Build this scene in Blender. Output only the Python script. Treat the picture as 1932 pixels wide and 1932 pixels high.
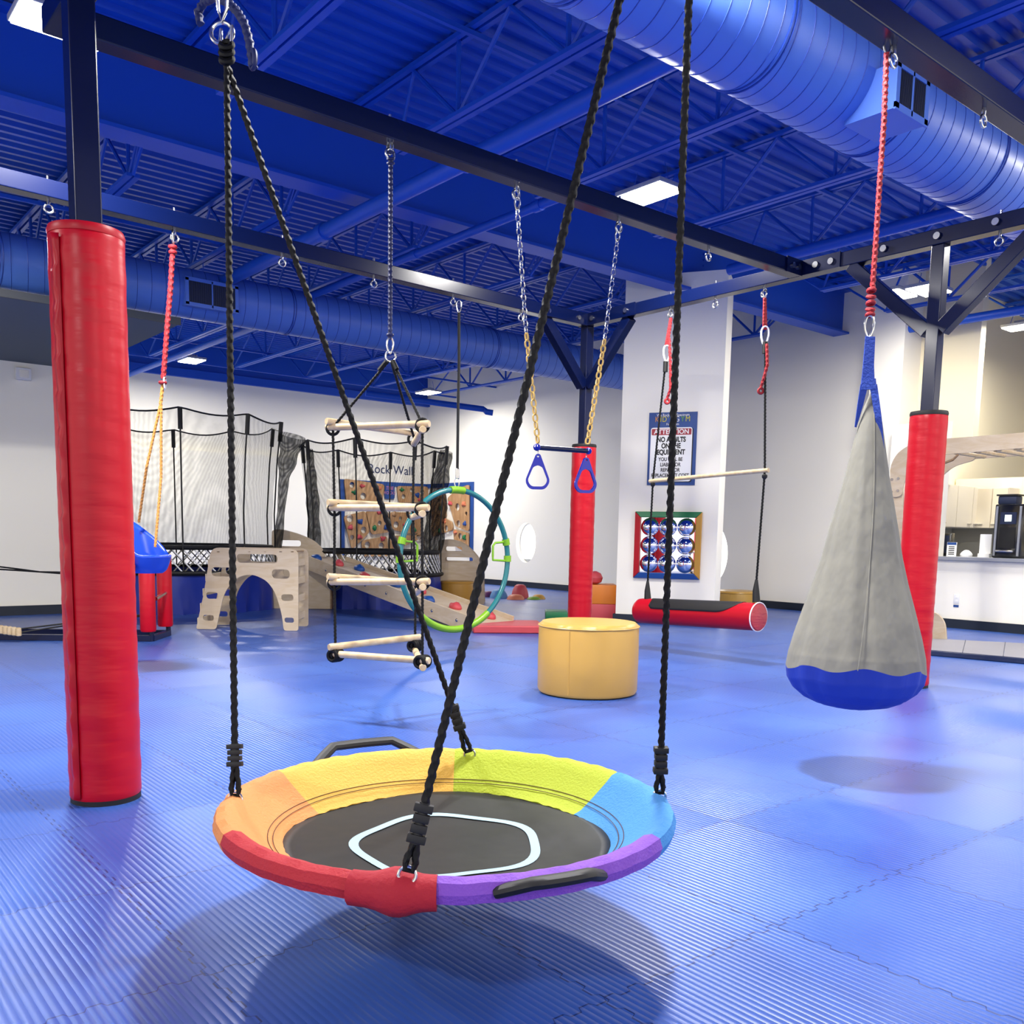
import bpy, bmesh, math, random
from mathutils import Vector, Matrix
random.seed(7)
# ------------------------------------------------------------------ camera, world, exposure
S = bpy.context.scene
for o in list(bpy.data.objects): bpy.data.objects.remove(o)
col = S.collection
F, CX, CY, YAW, PITCH, ROLL, H = 1733.6, 958.0, 1217.3, 0.880165, -0.119871, 0.0177408, 1.14
cy_, sy_ = math.cos(YAW), math.sin(YAW)
_f = Vector((cy_, sy_, 0)); _r = Vector((sy_, -cy_, 0)); _u = Vector((0, 0, 1))
FW = _f*math.cos(PITCH)+_u*math.sin(PITCH); _u2 = -_f*math.sin(PITCH)+_u*math.cos(PITCH)
RT = _r*math.cos(ROLL)+_u2*math.sin(ROLL); UP = -_r*math.sin(ROLL)+_u2*math.cos(ROLL)
EYE = Vector((0, 0, H))
cd = bpy.data.cameras.new('camera'); cam = bpy.data.objects.new('camera', cd); col.objects.link(cam)
cam.matrix_world = Matrix(((RT.x, UP.x, -FW.x, 0), (RT.y, UP.y, -FW.y, 0), (RT.z, UP.z, -FW.z, H), (0, 0, 0, 1)))
cd.sensor_width = 36; cd.lens = F/1932*36; cd.shift_x = (966-CX)/1932; cd.shift_y = (CY-966)/1932
cd.clip_start = .05; cd.clip_end = 200
S.camera = cam
w = bpy.data.worlds.new('world'); S.world = w; w.use_nodes = True
w.node_tree.nodes['Background'].inputs[0].default_value = (1, .95, .86, 1)
w.node_tree.nodes['Background'].inputs[1].default_value = .85
S.view_settings.view_transform = 'Standard'; S.view_settings.look = 'None'
S.view_settings.gamma = 1; S.view_settings.use_curve_mapping = False
S.view_settings.exposure = 1.15
LAMP_W = 72

def ray(u, v): return FW + RT*((u-CX)/F) - UP*((v-CY)/F)
def dp(u, v, d): return EYE + ray(u, v)*d                      # point at depth d
def onp(u, v, n, d):
    D = ray(u, v); n = Vector(n); return EYE + D*((d-n.dot(EYE))/n.dot(D))
def fl(u, v, z=0): return onp(u, v, (0, 0, 1), z)
def onX(u, v, X): return onp(u, v, (1, 0, 0), X)
def onY(u, v, Y): return onp(u, v, (0, 1, 0), Y)
V = Vector
def depth(p): return (Vector(p)-EYE).dot(FW)

# ------------------------------------------------------------------ materials
def lin(c):
    if isinstance(c, str):
        c = [int(c[i:i+2], 16)/255 for i in (0, 2, 4)]
        c = [x/12.92 if x <= .04045 else ((x+.055)/1.055)**2.4 for x in c]
    return (*c[:3], 1)
def mat(name, c, rough=.5, metal=0, spec=.5, bump=None, var=None, emit=None, coat=0):
    """bump=(scale, strength, (sx,sy,sz)); var=(scale, amount)"""
    m = bpy.data.materials.new(name); m.use_nodes = True; nt = m.node_tree; b = nt.nodes['Principled BSDF']
    b.inputs['Base Color'].default_value = lin(c); b.inputs['Roughness'].default_value = rough
    b.inputs['Metallic'].default_value = metal; b.inputs['Specular IOR Level'].default_value = spec
    if coat: b.inputs['Coat Weight'].default_value = coat; b.inputs['Coat Roughness'].default_value = .15
    if emit: b.inputs['Emission Color'].default_value = lin(emit[0]); b.inputs['Emission Strength'].default_value = emit[1]
    tc = nt.nodes.new('ShaderNodeTexCoord')
    if bump:
        mp = nt.nodes.new('ShaderNodeMapping'); mp.inputs['Scale'].default_value = bump[2] if len(bump) > 2 else (1, 1, 1)
        nz = nt.nodes.new('ShaderNodeTexNoise'); nz.inputs['Scale'].default_value = bump[0]; nz.inputs['Detail'].default_value = 3
        bp = nt.nodes.new('ShaderNodeBump'); bp.inputs['Strength'].default_value = bump[1]; bp.inputs['Distance'].default_value = .02
        nt.links.new(tc.outputs['Object'], mp.inputs[0]); nt.links.new(mp.outputs[0], nz.inputs[0])
        nt.links.new(nz.outputs[0], bp.inputs['Height']); nt.links.new(bp.outputs[0], b.inputs['Normal'])
    if var:
        n2 = nt.nodes.new('ShaderNodeTexNoise'); n2.inputs['Scale'].default_value = var[0]; n2.inputs['Detail'].default_value = 5
        mx = nt.nodes.new('ShaderNodeMixRGB'); mx.blend_type = 'MULTIPLY'; mx.inputs[0].default_value = var[1]
        mx.inputs[1].default_value = lin(c)
        nt.links.new(tc.outputs['Object'], n2.inputs[0]); nt.links.new(n2.outputs['Color' if False else 0], mx.inputs[2])
        nt.links.new(mx.outputs[0], b.inputs['Base Color'])
    return m
def wood(name, c1, c2, scale=(1, 1, 1), rough=.45):
    m = mat(name, c1, rough); nt = m.node_tree; b = nt.nodes['Principled BSDF']
    tc = nt.nodes.new('ShaderNodeTexCoord'); mp = nt.nodes.new('ShaderNodeMapping'); mp.inputs['Scale'].default_value = scale
    nz = nt.nodes.new('ShaderNodeTexNoise'); nz.inputs['Scale'].default_value = 4; nz.inputs['Detail'].default_value = 6; nz.inputs['Distortion'].default_value = 1.2
    cr = nt.nodes.new('ShaderNodeValToRGB'); cr.color_ramp.elements[0].position = .35; cr.color_ramp.elements[1].position = .65
    cr.color_ramp.elements[0].color = lin(c1); cr.color_ramp.elements[1].color = lin(c2)
    nt.links.new(tc.outputs['Object'], mp.inputs[0]); nt.links.new(mp.outputs[0], nz.inputs[0])
    nt.links.new(nz.outputs[0], cr.inputs[0]); nt.links.new(cr.outputs[0], b.inputs['Base Color'])
    return m
M = {}
M['wall'] = mat('wall_paint', 'f4f0e2', .7, bump=(60, .03), spec=.3)
M['wall_warm'] = mat('wall_warm_tint', 'f0e4c2', .7, bump=(60, .03), spec=.3)
M['wall_grey'] = mat('wall_paint_grey', '5c6670', .7, spec=.3)
M['base'] = mat('baseboard_rubber', '0a1c30', .5)
M['ceil'] = mat('deck_blue', '1050bc', .45, spec=.4)
M['steelblue'] = mat('painted_steel_blue', '1852c0', .45, spec=.4)
M['duct'] = mat('duct_paint', '5078d0', .4, spec=.5)
M['seam'] = mat('duct_seam', '163a98', .5)
M['navy'] = mat('frame_navy_gloss', '04103a', .26, spec=.3, coat=.12)
M['red'] = mat('red_vinyl', 'd00020', .36, spec=.3, bump=(5, .22, (.6, .6, 3)))
M['redplain'] = mat('red_vinyl_smooth', 'c4001e', .4, spec=.3)
M['redfabric'] = mat('red_fabric', 'b5122a', .8, bump=(60, .2))
M['pink'] = mat('red_vinyl_flap', 'c23a44', .4, bump=(14, .3, (.6, .6, 3)))
M['black'] = mat('black_rubber', '030304', .6)
M['rope'] = mat('black_rope', '020203', .6, spec=.25)
M['ropeblue'] = mat('navy_rope', '16245c', .6)
M['ropered'] = mat('red_rope', 'b01824', .7, bump=(150, .3))
M['ropeorange'] = mat('orange_rope', 'e09a45', .7, bump=(150, .3))
M['chrome'] = mat('steel_zinc', 'c8c8c6', .22, 1)
M['mirror'] = mat('mirror_acrylic', 'f2f4f8', .02, 1)
M['chainy'] = mat('yellow_chain_coat', 'e0b860', .35)
M['wood'] = wood('birch_dowel', 'e6cfa8', 'd8bb8c', (3, 3, 3))
M['ply'] = wood('birch_plywood', 'ecd9bc', 'e0c8a4', (.8, .8, 3))
M['plyedge'] = wood('plywood_edge', 'b89468', '8d6a46', (1, 1, 8))
M['rock'] = wood('climbing_board', 'dcae7c', 'bf8c5a', (2, 2, .5))
M['yellow'] = mat('yellow_vinyl', 'dfae52', .35, bump=(5, .15))
M['yellow2'] = mat('ochre_vinyl', 'd29a34', .4, bump=(5, .1))
M['orange'] = mat('orange_vinyl', 'f08a28', .4)
M['green'] = mat('green_vinyl', '12804a', .4)
M['blueplastic'] = mat('blue_plastic', '1f4fdc', .25)
M['ringblue'] = mat('ring_blue_plastic', '0a1aa0', .25)
M['bluecloth'] = mat('blue_fabric', '0a36b4', .7, bump=(9, .5, (1, 1, .3)))
M['skirt'] = mat('blue_skirt_vinyl', '0a2fa2', .4, bump=(5, .6, (1, 1, .4)))
M['strap'] = mat('blue_webbing', '2148b0', .7, bump=(80, .3))
M['grey'] = mat('grey_canvas', '8a887c', .85, bump=(7, 1.0, (1, 1, .5)))
M['matmesh'] = mat('black_woven_mesh', '0c0d0e', .5, spec=.3, bump=(3, .5))
M['ringpaint'] = mat('pale_blue_print', 'a6c8d6', .6)
for k, c in dict(c_red='c4202e', c_org='f49a52', c_yel='f2bc48', c_grn='b4c41c', c_blu='3a92dc', c_pur='8c50cc').items():
    M[k] = mat('cover_'+k[2:], c, .75, bump=(120, .25))
M['thread'] = mat('dark_thread', '5a3a20', .8)
M['teal'] = mat('teal_tube', '2b8184', .25)
M['lime'] = mat('lime_plastic', '8ac41c', .35)
M['white'] = mat('white_plastic', 'e8e8e8', .4)
M['paper'] = mat('paper_white', 'f0f0ec', .7)
M['signblue'] = mat('sign_blue', '1a54a8', .5, var=(6, .35))
M['trimblue'] = mat('trim_blue', '1450a4', .5)
M['signred'] = mat('sign_red', 'b82838', .5)
M['ink'] = mat('ink_black', '0c0c0e', .6)
M['txtblue'] = mat('text_navy', '16306a', .6)
M['txtyellow'] = mat('text_yellow', 'e6dc50', .6)
M['txtgreen'] = mat('text_green', '6ab84a', .6)
M['txtorange'] = mat('text_orange', 'f0a040', .6)
M['txtpink'] = mat('text_pink', 'f090b0', .6)
M['cab'] = mat('cabinet_cream', 'e6dcc4', .4)
M['count'] = mat('counter_grey', 'a8acb4', .3)
M['dark'] = mat('appliance_black', '101216', .2, coat=.5)
M['lens'] = mat('lamp_lens', 'ffffff', .5, emit=('fff6e4', 14))
M['housing'] = mat('lamp_housing', 'c8ccd4', .4)
M['glow'] = mat('window_daylight', 'ffffff', .5, emit=('fffdf4', 1.3))
M['greymat'] = mat('grey_mat_vinyl', '9c9aa2', .5)
M['navyvinyl'] = mat('navy_vinyl', '0c2450', .4, bump=(8, .4))
M['grille'] = mat('grille_dark', '14254a', .6)
M['mtrack'] = mat('stone_purple', '7a3a70', .5); M['stblue'] = mat('stone_blue', '5aa0dc', .5)
M['stred'] = mat('stone_red', 'dc5058', .5); M['storg'] = mat('stone_orange', 'f08a60', .5); M['styel'] = mat('stone_yellow', 'e8b048', .5); M['stgrn'] = mat('stone_green', '88b430', .5)

def netmat():
    m = bpy.data.materials.new('black_net'); m.use_nodes = True; nt = m.node_tree; nt.nodes.clear()
    out = nt.nodes.new('ShaderNodeOutputMaterial'); mix = nt.nodes.new('ShaderNodeMixShader')
    tr = nt.nodes.new('ShaderNodeBsdfTransparent'); df = nt.nodes.new('ShaderNodeBsdfDiffuse'); df.inputs[0].default_value = (.02, .02, .02, 1)
    tc = nt.nodes.new('ShaderNodeTexCoord'); wv = nt.nodes.new('ShaderNodeTexWave'); wv.wave_type = 'RINGS'; wv.inputs['Scale'].default_value = 9; wv.inputs['Distortion'].default_value = 2.5
    mr = nt.nodes.new('ShaderNodeMapRange'); mr.inputs[3].default_value = .16; mr.inputs[4].default_value = .30
    nt.links.new(tc.outputs['Object'], wv.inputs[0]); nt.links.new(wv.outputs['Fac'], mr.inputs[0]); nt.links.new(mr.outputs[0], mix.inputs[0])
    nt.links.new(tr.outputs[0], mix.inputs[1]); nt.links.new(df.outputs[0], mix.inputs[2]); nt.links.new(mix.outputs[0], out.inputs[0])
    return m
M['net'] = netmat()
M['netdark'] = netmat(); M['netdark'].name = 'gathered_black_net'
for n_ in M['netdark'].node_tree.nodes:
    if n_.type == 'MAP_RANGE': n_.inputs[3].default_value = .5; n_.inputs[4].default_value = .8
def floormat():
    m = bpy.data.materials.new('blue_ribbed_mats'); m.use_nodes = True; nt = m.node_tree; b = nt.nodes['Principled BSDF']; N = nt.nodes.new; L = nt.links.new
    tc = N('ShaderNodeTexCoord'); sp = N('ShaderNodeSeparateXYZ'); L(tc.outputs['Object'], sp.inputs[0])
    def mth(op, a, b_=None, c=None):
        n = N('ShaderNodeMath'); n.operation = op
        for i, x in enumerate((a, b_, c)):
            if x is None: continue
            if isinstance(x, (int, float)): n.inputs[i].default_value = x
            else: L(x, n.inputs[i])
        return n.outputs[0]
    T = .72
    X, Y = sp.outputs[0], sp.outputs[1]
    # toothed seams: shift coordinate with a square wave
    def tooth(c):
        q = N('ShaderNodeClamp'); L(mth('MULTIPLY', mth('SINE', mth('MULTIPLY', c, 2*math.pi/.085)), 3.0), q.inputs[0]); q.inputs[1].default_value = -1; q.inputs[2].default_value = 1
        return mth('MULTIPLY', q.outputs[0], .009)
    def seam(a, b_, off):
        s = mth('PINGPONG', mth('SUBTRACT', mth('ADD', a, tooth(b_)), off), T/2)
        return mth('LESS_THAN', s, .0026)
    sm = mth('MAXIMUM', seam(X, Y, .13), seam(Y, X, .06))
    # tile index -> noise for rib strength
    fx = mth('FLOOR', mth('DIVIDE', mth('SUBTRACT', X, .13), T)); fy = mth('FLOOR', mth('DIVIDE', mth('SUBTRACT', Y, .06), T))
    cb = N('ShaderNodeCombineXYZ'); L(fx, cb.inputs[0]); L(fy, cb.inputs[1])
    wn = N('ShaderNodeTexWhiteNoise'); L(cb.outputs[0], wn.inputs[0])
    rib = mth('SINE', mth('MULTIPLY', X, 2*math.pi/.0225))
    rib = mth('POWER', mth('ADD', mth('MULTIPLY', rib, .5), .5), .5)
    amt = mth('MULTIPLY_ADD', wn.outputs['Value'], .75, .35)
    hgt = mth('SUBTRACT', mth('MULTIPLY', rib, amt), mth('MULTIPLY', sm, 2.5))
    bp = N('ShaderNodeBump'); bp.inputs['Strength'].default_value = .5; bp.inputs['Distance'].default_value = .004; L(hgt, bp.inputs['Height'])
    L(bp.outputs[0], b.inputs['Normal'])
    nz = N('ShaderNodeTexNoise'); nz.inputs['Scale'].default_value = .9; nz.inputs['Detail'].default_value = 6; L(tc.outputs['Object'], nz.inputs[0])
    cr = N('ShaderNodeValToRGB'); cr.color_ramp.elements[0].position = .3; cr.color_ramp.elements[1].position = .75
    cr.color_ramp.elements[0].color = lin('2a4c9c'); cr.color_ramp.elements[1].color = lin('4066b2'); L(nz.outputs[0], cr.inputs[0])
    mx = N('ShaderNodeMixRGB'); L(sm, mx.inputs[0]); L(cr.outputs[0], mx.inputs[1]); mx.inputs[2].default_value = lin('162c66'); L(mx.outputs[0], b.inputs['Base Color'])
    rr = mth('MULTIPLY_ADD', nz.outputs[0], .18, .24); L(rr, b.inputs['Roughness']); b.inputs['Specular IOR Level'].default_value = .5
    return m
M['floor'] = floormat()
M['splash'] = mat('backsplash_paint', 'a8a698', .6)
KEEP = {'netdark', 'wall', 'wall_warm', 'wall_grey', 'ceil', 'steelblue', 'duct', 'seam', 'floor', 'net', 'chrome', 'mirror', 'lens', 'glow', 'cab', 'paper', 'splash', 'white'}
for k_, m_ in M.items():
    if k_ in KEEP: continue
    for n_ in m_.node_tree.nodes:
        if n_.type == 'BSDF_PRINCIPLED': c_ = n_.inputs['Base Color'].default_value; n_.inputs['Base Color'].default_value = (c_[0]*.72, c_[1]*.72, c_[2]*.72, 1)
        if n_.type == 'VALTORGB':
            for e_ in n_.color_ramp.elements: e_.color = (e_.color[0]*.72, e_.color[1]*.72, e_.color[2]*.72, 1)
        if n_.type == 'MIX_RGB': c_ = n_.inputs[1].default_value; n_.inputs[1].default_value = (c_[0]*.72, c_[1]*.72, c_[2]*.72, 1)

# ------------------------------------------------------------------ mesh helpers
class MB:
    def __init__(s): s.b = bmesh.new()
    def box(s, lo, hi):
        lo, hi = V(lo), V(hi); c = (lo+hi)/2; d = hi-lo
        r = bmesh.ops.create_cube(s.b, size=1, matrix=Matrix.Translation(c) @ Matrix.Diagonal((*[abs(x) for x in d], 1))); return s
    def obox(s, c, ax, ay, az, bev=0):
        """centre, half axes"""
        c, ax, ay, az = map(V, (c, ax, ay, az))
        m = Matrix(((2*ax.x, 2*ay.x, 2*az.x, c.x), (2*ax.y, 2*ay.y, 2*az.y, c.y), (2*ax.z, 2*ay.z, 2*az.z, c.z), (0, 0, 0, 1)))
        r = bmesh.ops.create_cube(s.b, size=1, matrix=m)
        if m.determinant() < 0: bmesh.ops.reverse_faces(s.b, faces=list({f for v in r['verts'] for f in v.link_faces}))
        if bev: bmesh.ops.bevel(s.b, geom=list({e for v in r['verts'] for e in v.link_edges}), offset=bev, segments=2, affect='EDGES', profile=.5)
        return s
    def beam(s, a, b, wd, ht, up=(0, 0, 1)):
        a, b = V(a), V(b); d = b-a; t = d.normalized(); up = V(up)
        sd = t.cross(up); sd = sd.normalized() if sd.length > 1e-4 else V((1, 0, 0)); u2 = sd.cross(t)
        return s.obox((a+b)/2, d/2, sd*wd/2, u2*ht/2)
    def prism(s, pts, off):
        """extrude polygon pts by off (both caps)"""
        off = V(off); vs = [s.b.verts.new(V(p)) for p in pts]; v2 = [s.b.verts.new(V(p)+off) for p in pts]
        n = len(pts); f1 = s.b.faces.new(vs); f2 = s.b.faces.new(v2[::-1])
        for i in range(n): s.b.faces.new((vs[(i+1) % n], vs[i], v2[i], v2[(i+1) % n]))
        return s
    def tube(s, pts, r, n=8, closed=False, lobes=0, pitch=.05, amp=.2, caps=True, flat=1, rf=None):
        pts = [V(p) for p in pts]; N_ = len(pts); rings = []; L = 0
        t0 = (pts[1]-pts[0]).normalized(); ref = V((0, 0, 1)) if abs(t0.z) < .9 else V((1, 0, 0))
        nv = t0.cross(ref).normalized()
        for i, p in enumerate(pts):
            if closed: t = (pts[(i+1) % N_]-pts[i-1]).normalized()
            else: t = (pts[min(i+1, N_-1)]-pts[max(i-1, 0)]).normalized()
            nv = (nv-t*nv.dot(t)).normalized(); bv = t.cross(nv)
            if i: L += (p-pts[i-1]).length
            rr = rf(i/(N_-1)) if rf else r
            ring = []
            for k in range(n):
                a = 2*math.pi*k/n; q = rr
                if lobes: q = rr*(1+amp*math.cos(lobes*(a-2*math.pi*L/pitch/1)))
                ring.append(s.b.verts.new(p+nv*math.cos(a)*q+bv*math.sin(a)*q*flat))
            rings.append(ring)
        for i in range(N_ if closed else N_-1):
            A, B = rings[i], rings[(i+1) % N_]
            for k in range(n): s.b.faces.new((A[k], A[(k+1) % n], B[(k+1) % n], B[k]))
        if caps and not closed:
            s.b.faces.new(rings[0][::-1]); s.b.faces.new(rings[-1])
        return s
    def rope(s, pts, r, pitch=.045):
        """resample and twist"""
        pts = [V(p) for p in pts]; out = [pts[0]]; st = max(.006, pitch/6)
        for a, b in zip(pts, pts[1:]):
            k = max(1, int((b-a).length/st))
            for i in range(1, k+1): out.append(a.lerp(b, i/k))
        return s.tube(out, r, n=9, lobes=3, pitch=pitch*3, amp=.2)
    def lathe(s, prof, c, n=32, sx=1, sy=1, caps=True, wob=None):
        c = V(c); rings = []
        for r, z in prof:
            rings.append([s.b.verts.new(c+V((math.cos(2*math.pi*k/n)*r*sx*(1 if not wob else wob(2*math.pi*k/n, z)), math.sin(2*math.pi*k/n)*r*sy*(1 if not wob else wob(2*math.pi*k/n, z)), z))) for k in range(n)])
        for A, B in zip(rings, rings[1:]):
            for k in range(n): s.b.faces.new((A[k], A[(k+1) % n], B[(k+1) % n], B[k]))
        if caps: s.b.faces.new(rings[0][::-1]); s.b.faces.new(rings[-1])
        return s
    def cyl(s, a, b, r, n=16, r2=None):
        a, b = V(a), V(b); return s.tube([a, b], r, n=n, rf=(lambda t: r+(r2-r)*t) if r2 is not None else None)
    def torus(s, c, R_, r, nx, ny, n=28, m=8, sy=1):
        """ring in plane of unit vectors nx, ny"""
        c, nx, ny = V(c), V(nx), V(ny)
        return s.tube([c+nx*math.cos(2*math.pi*i/n)*R_+ny*math.sin(2*math.pi*i/n)*R_*sy for i in range(n)], r, n=m, closed=True)
    def quad(s, *p): s.b.faces.new([s.b.verts.new(V(x)) for x in p]); return s
def obj(name, mb, m, parent=None, smooth=True, bevel=0, solid=0, label=None):
    me = bpy.data.meshes.new(name)
    bmesh.ops.recalc_face_normals(mb.b, faces=mb.b.faces[:])
    mb.b.to_mesh(me); mb.b.free()
    o = bpy.data.objects.new(name, me); col.objects.link(o)
    for x in (m if isinstance(m, (list, tuple)) else [m]): me.materials.append(M[x] if isinstance(x, str) else x)
    if smooth:
        for p in me.polygons: p.use_smooth = True
        try: me.set_sharp_from_angle(angle=math.radians(38))
        except Exception: pass
    if solid: md = o.modifiers.new('s', 'SOLIDIFY'); md.thickness = solid; md.offset = 0
    if bevel: md = o.modifiers.new('b', 'BEVEL'); md.width = bevel; md.segments = 2; md.limit_method = 'ANGLE'
    if parent:
        o.parent = parent; o.matrix_parent_inverse = gmat(parent).inverted()
    if label: o['label'] = label
    return o
def gmat(o):
    m = o.matrix_basis.copy()
    if o.parent: m = gmat(o.parent) @ o.matrix_parent_inverse @ m
    return m
def sep(o):
    """turn each loose piece of a mesh into an object of its own"""
    bm = bmesh.new(); bm.from_mesh(o.data); left = set(bm.verts); groups = []
    while left:
        st = [left.pop()]; g = list(st)
        while st:
            v = st.pop()
            for e in v.link_edges:
                q = e.other_vert(v)
                if q in left: left.discard(q); st.append(q); g.append(q)
        groups.append([v.index for v in g])
    bm.free()
    if len(groups) < 2: return
    src = o.data; out = []
    for gi, g in enumerate(groups):
        b2 = bmesh.new(); b2.from_mesh(src); b2.verts.ensure_lookup_table(); gs = set(g)
        bmesh.ops.delete(b2, geom=[v for v in b2.verts if v.index not in gs], context='VERTS')
        me = bpy.data.meshes.new(src.name); b2.to_mesh(me); b2.free()
        for m in src.materials: me.materials.append(m)
        out.append(me)
    o.data = out[0]
    for me in out[1:]: c = o.copy(); c.data = me; col.objects.link(c)
def tag(o, label, cat, group=None, kind=None):
    o['label'] = label
    if cat: o['category'] = cat
    if group: o['group'] = group
    if kind: o['kind'] = kind
    return o
def thing(name, label, cat, loc=(0, 0, 0), group=None):
    o = bpy.data.objects.new(name, None); col.objects.link(o); o.location = loc; o.empty_display_size = .1
    return tag(o, label, cat, group)
def struct(name, mb, m, label=None, **k):
    o = obj(name, mb, m, smooth=False, **k); o['kind'] = 'structure'
    if label: o['label'] = label
    return o
def children(o): return [c for c in bpy.data.objects if c.parent == o]
def copy_tree(o, parent=None):
    c = o.copy(); col.objects.link(c)
    if parent: c.parent = parent
    for ch in children(o): copy_tree(ch, c)
    return c
def dup(root, delta, label):
    r = copy_tree(root); r.location = V(root.location)+V(delta); r['label'] = label; return r
def text(name, body, size, pos, right, up, m, parent, sx=1, align='CENTER', ext=.001, font=None):
    cu = bpy.data.curves.new(name, 'FONT'); cu.body = body; cu.size = size; cu.align_x = align; cu.align_y = 'CENTER'; cu.extrude = ext
    if font: cu.offset = font
    o = bpy.data.objects.new('_t', cu); col.objects.link(o)
    dg = bpy.context.evaluated_depsgraph_get(); me = bpy.data.meshes.new_from_object(o.evaluated_get(dg))
    bpy.data.objects.remove(o)
    me.materials.clear(); me.materials.append(M[m]); o = bpy.data.objects.new(name, me); col.objects.link(o)
    r, u = V(right).normalized(), V(up).normalized(); n = r.cross(u); p = V(pos)
    for v in me.vertices: c = v.co.copy(); v.co = p+r*c.x*sx+u*c.y+n*c.z
    if parent: o.parent = parent; o.matrix_parent_inverse = gmat(parent).inverted()
    return o
def arc(c, R_, a0, a1, nx, ny, n=24):
    c, nx, ny = V(c), V(nx), V(ny)
    return [c+nx*R_*math.cos(math.radians(a0+(a1-a0)*i/n))+ny*R_*math.sin(math.radians(a0+(a1-a0)*i/n)) for i in range(n+1)]
EX, EY, EZ = V((1, 0, 0)), V((0, 1, 0)), V((0, 0, 1))
# ------------------------------------------------------------------ building shell
ZJB, ZJT, ZDECK = 4.317, 4.916, 4.94        # joist bottom, joist top, deck underside
WX, FY = 13.1, 19.1                          # window wall, far wall
struct('floor', MB().box((-9, -9, -.05), (18, 20, 0)), 'floor')
# corrugated deck, ribs along X
mb = MB(); y = -9.0; prof = []
while y < 20:
    prof += [(y, 0), (y+.05, 0), (y+.07, .045), (y+.16, .045)]; y += .18
a = [mb.b.verts.new((-9, p[0], ZDECK+p[1])) for p in prof]; b = [mb.b.verts.new((19, p[0], ZDECK+p[1])) for p in prof]
for i in range(len(prof)-1): mb.b.faces.new((a[i], a[i+1], b[i+1], b[i]))
mb.box((-9, -9, ZDECK+.05), (19, 20, ZDECK+.12))
struct('ceiling', mb, 'ceil')
# far wall and its lower furred strip
struct('wall_far', MB().box((-2, FY, 0), (WX+.15, FY+.15, 4.27)), 'wall')
struct('trim_1', MB().box((2.5, FY-.12, 0), (9.9, FY-.001, 2.74)), 'wall')
struct('wall_far_upper', MB().box((-2, FY, 4.27), (WX+.15, FY+.15, ZDECK+.05)), 'steelblue')
struct('trim_2', MB().box((-2, FY-.1, 4.2), (WX, FY, 4.36)), 'steelblue')
# window wall with round openings, cut by boolean
wins = [(15.3, .97, .43, .33), (11.62, .93, .46, .40), (10.42, .86, .60, .50)]
mb = MB().box((WX, 7.2, 0), (WX+.22, FY+.15, ZDECK+.05)); wall = struct('wall_right', mb, 'wall')
cut = MB()
for (yy, zz, rr, ry) in wins: cut.prism([(WX-.3, yy+math.cos(2*math.pi*i/56)*ry, zz+math.sin(2*math.pi*i/56)*rr) for i in range(56)], (.9, 0, 0))
cme = bpy.data.meshes.new('c'); bmesh.ops.recalc_face_normals(cut.b, faces=cut.b.faces[:]); cut.b.to_mesh(cme); cut.b.free(); co = bpy.data.objects.new('c', cme); col.objects.link(co)
md = wall.modifiers.new('x', 'BOOLEAN'); md.object = co; md.solver = 'EXACT'
dg = bpy.context.evaluated_depsgraph_get(); nm = bpy.data.meshes.new_from_object(wall.evaluated_get(dg)); wall.modifiers.clear(); wall.data = nm; bpy.data.objects.remove(co)
for i, (yy, zz, rr, ry) in enumerate(wins):
    g = struct('window_%d' % (i+1), MB().prism([(WX+.16, yy+math.cos(2*math.pi*i_/56)*(ry+.01), zz+math.sin(2*math.pi*i_/56)*(rr+.01)) for i_ in range(56)], (.02, 0, 0)), 'glow')
    o = obj('window_frame', MB().torus((WX+.13, yy, zz), ry-.008, .02, EY, EZ, 40, sy=rr/ry), 'white', g)
    o2 = obj('window_sill', MB().prism([V((WX+.10, yy+math.cos(math.radians(238+64*j_/12))*(ry-.01), zz+math.sin(math.radians(238+64*j_/12))*(rr-.01))) for j_ in range(13)], (.05, 0, 0)), 'count', g)
# pier, low wall, bulkhead, half wall on the kitchen side
struct('wall_right_pier', MB().box((12.62, 6.72, 0), (13.1, 7.2, ZDECK+.05)), 'wall')
struct('wall_right_low', MB().box((12.45, 5.95, 0), (12.6, 6.72, 2.75)), 'wall')
yb = onX(1850, 720, 13.2).y
struct('wall_right_bulkhead', MB().box((13.1, yb, 2.35), (13.25, 6.72, ZDECK+.05)), 'wall_warm')  # warm colour puts the recess's yellow light into the wall
struct('wall_right_half', MB().box((12.45, 1.5, 0), (12.6, 5.95, .90)), 'wall')
struct('wall_kitchen_side', MB().box((13.2, 6.72, 0), (18.2, 6.87, ZDECK+.05)), 'wall_warm')
struct('wall_kitchen_back', MB().box((17.9, 0, 0), (18.05, 6.72, ZDECK+.05)), 'wall_warm')
# pilaster, turned to the room
PA, PB = V((8.96, 8.58, 0)), V((9.63, 7.47, 0)); pr_ = (PB-PA).normalized(); pn = pr_.cross(EZ)
struct('wall_pilaster', MB().prism([PA, PB, PB-pn*.62, PA-pn*.62], (0, 0, 4.46)), 'wall')
# office block at the left with a grey soffit
struct('wall_left', MB().box((-6, 13.1, 0), (3.5, 13.25, 3.18)), 'wall')
struct('ceiling_soffit', MB().box((-6, 9.5, 3.18), (3.5, 13.25, 3.23)), 'wall_grey')
struct('trim_3', MB().box((-6, 9.47, 3.17), (3.5, 9.5, 3.24)), 'base')
struct('wall_left_return', MB().box((3.4, 13.25, 0), (3.5, FY, 3.18)), 'wall')
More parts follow.
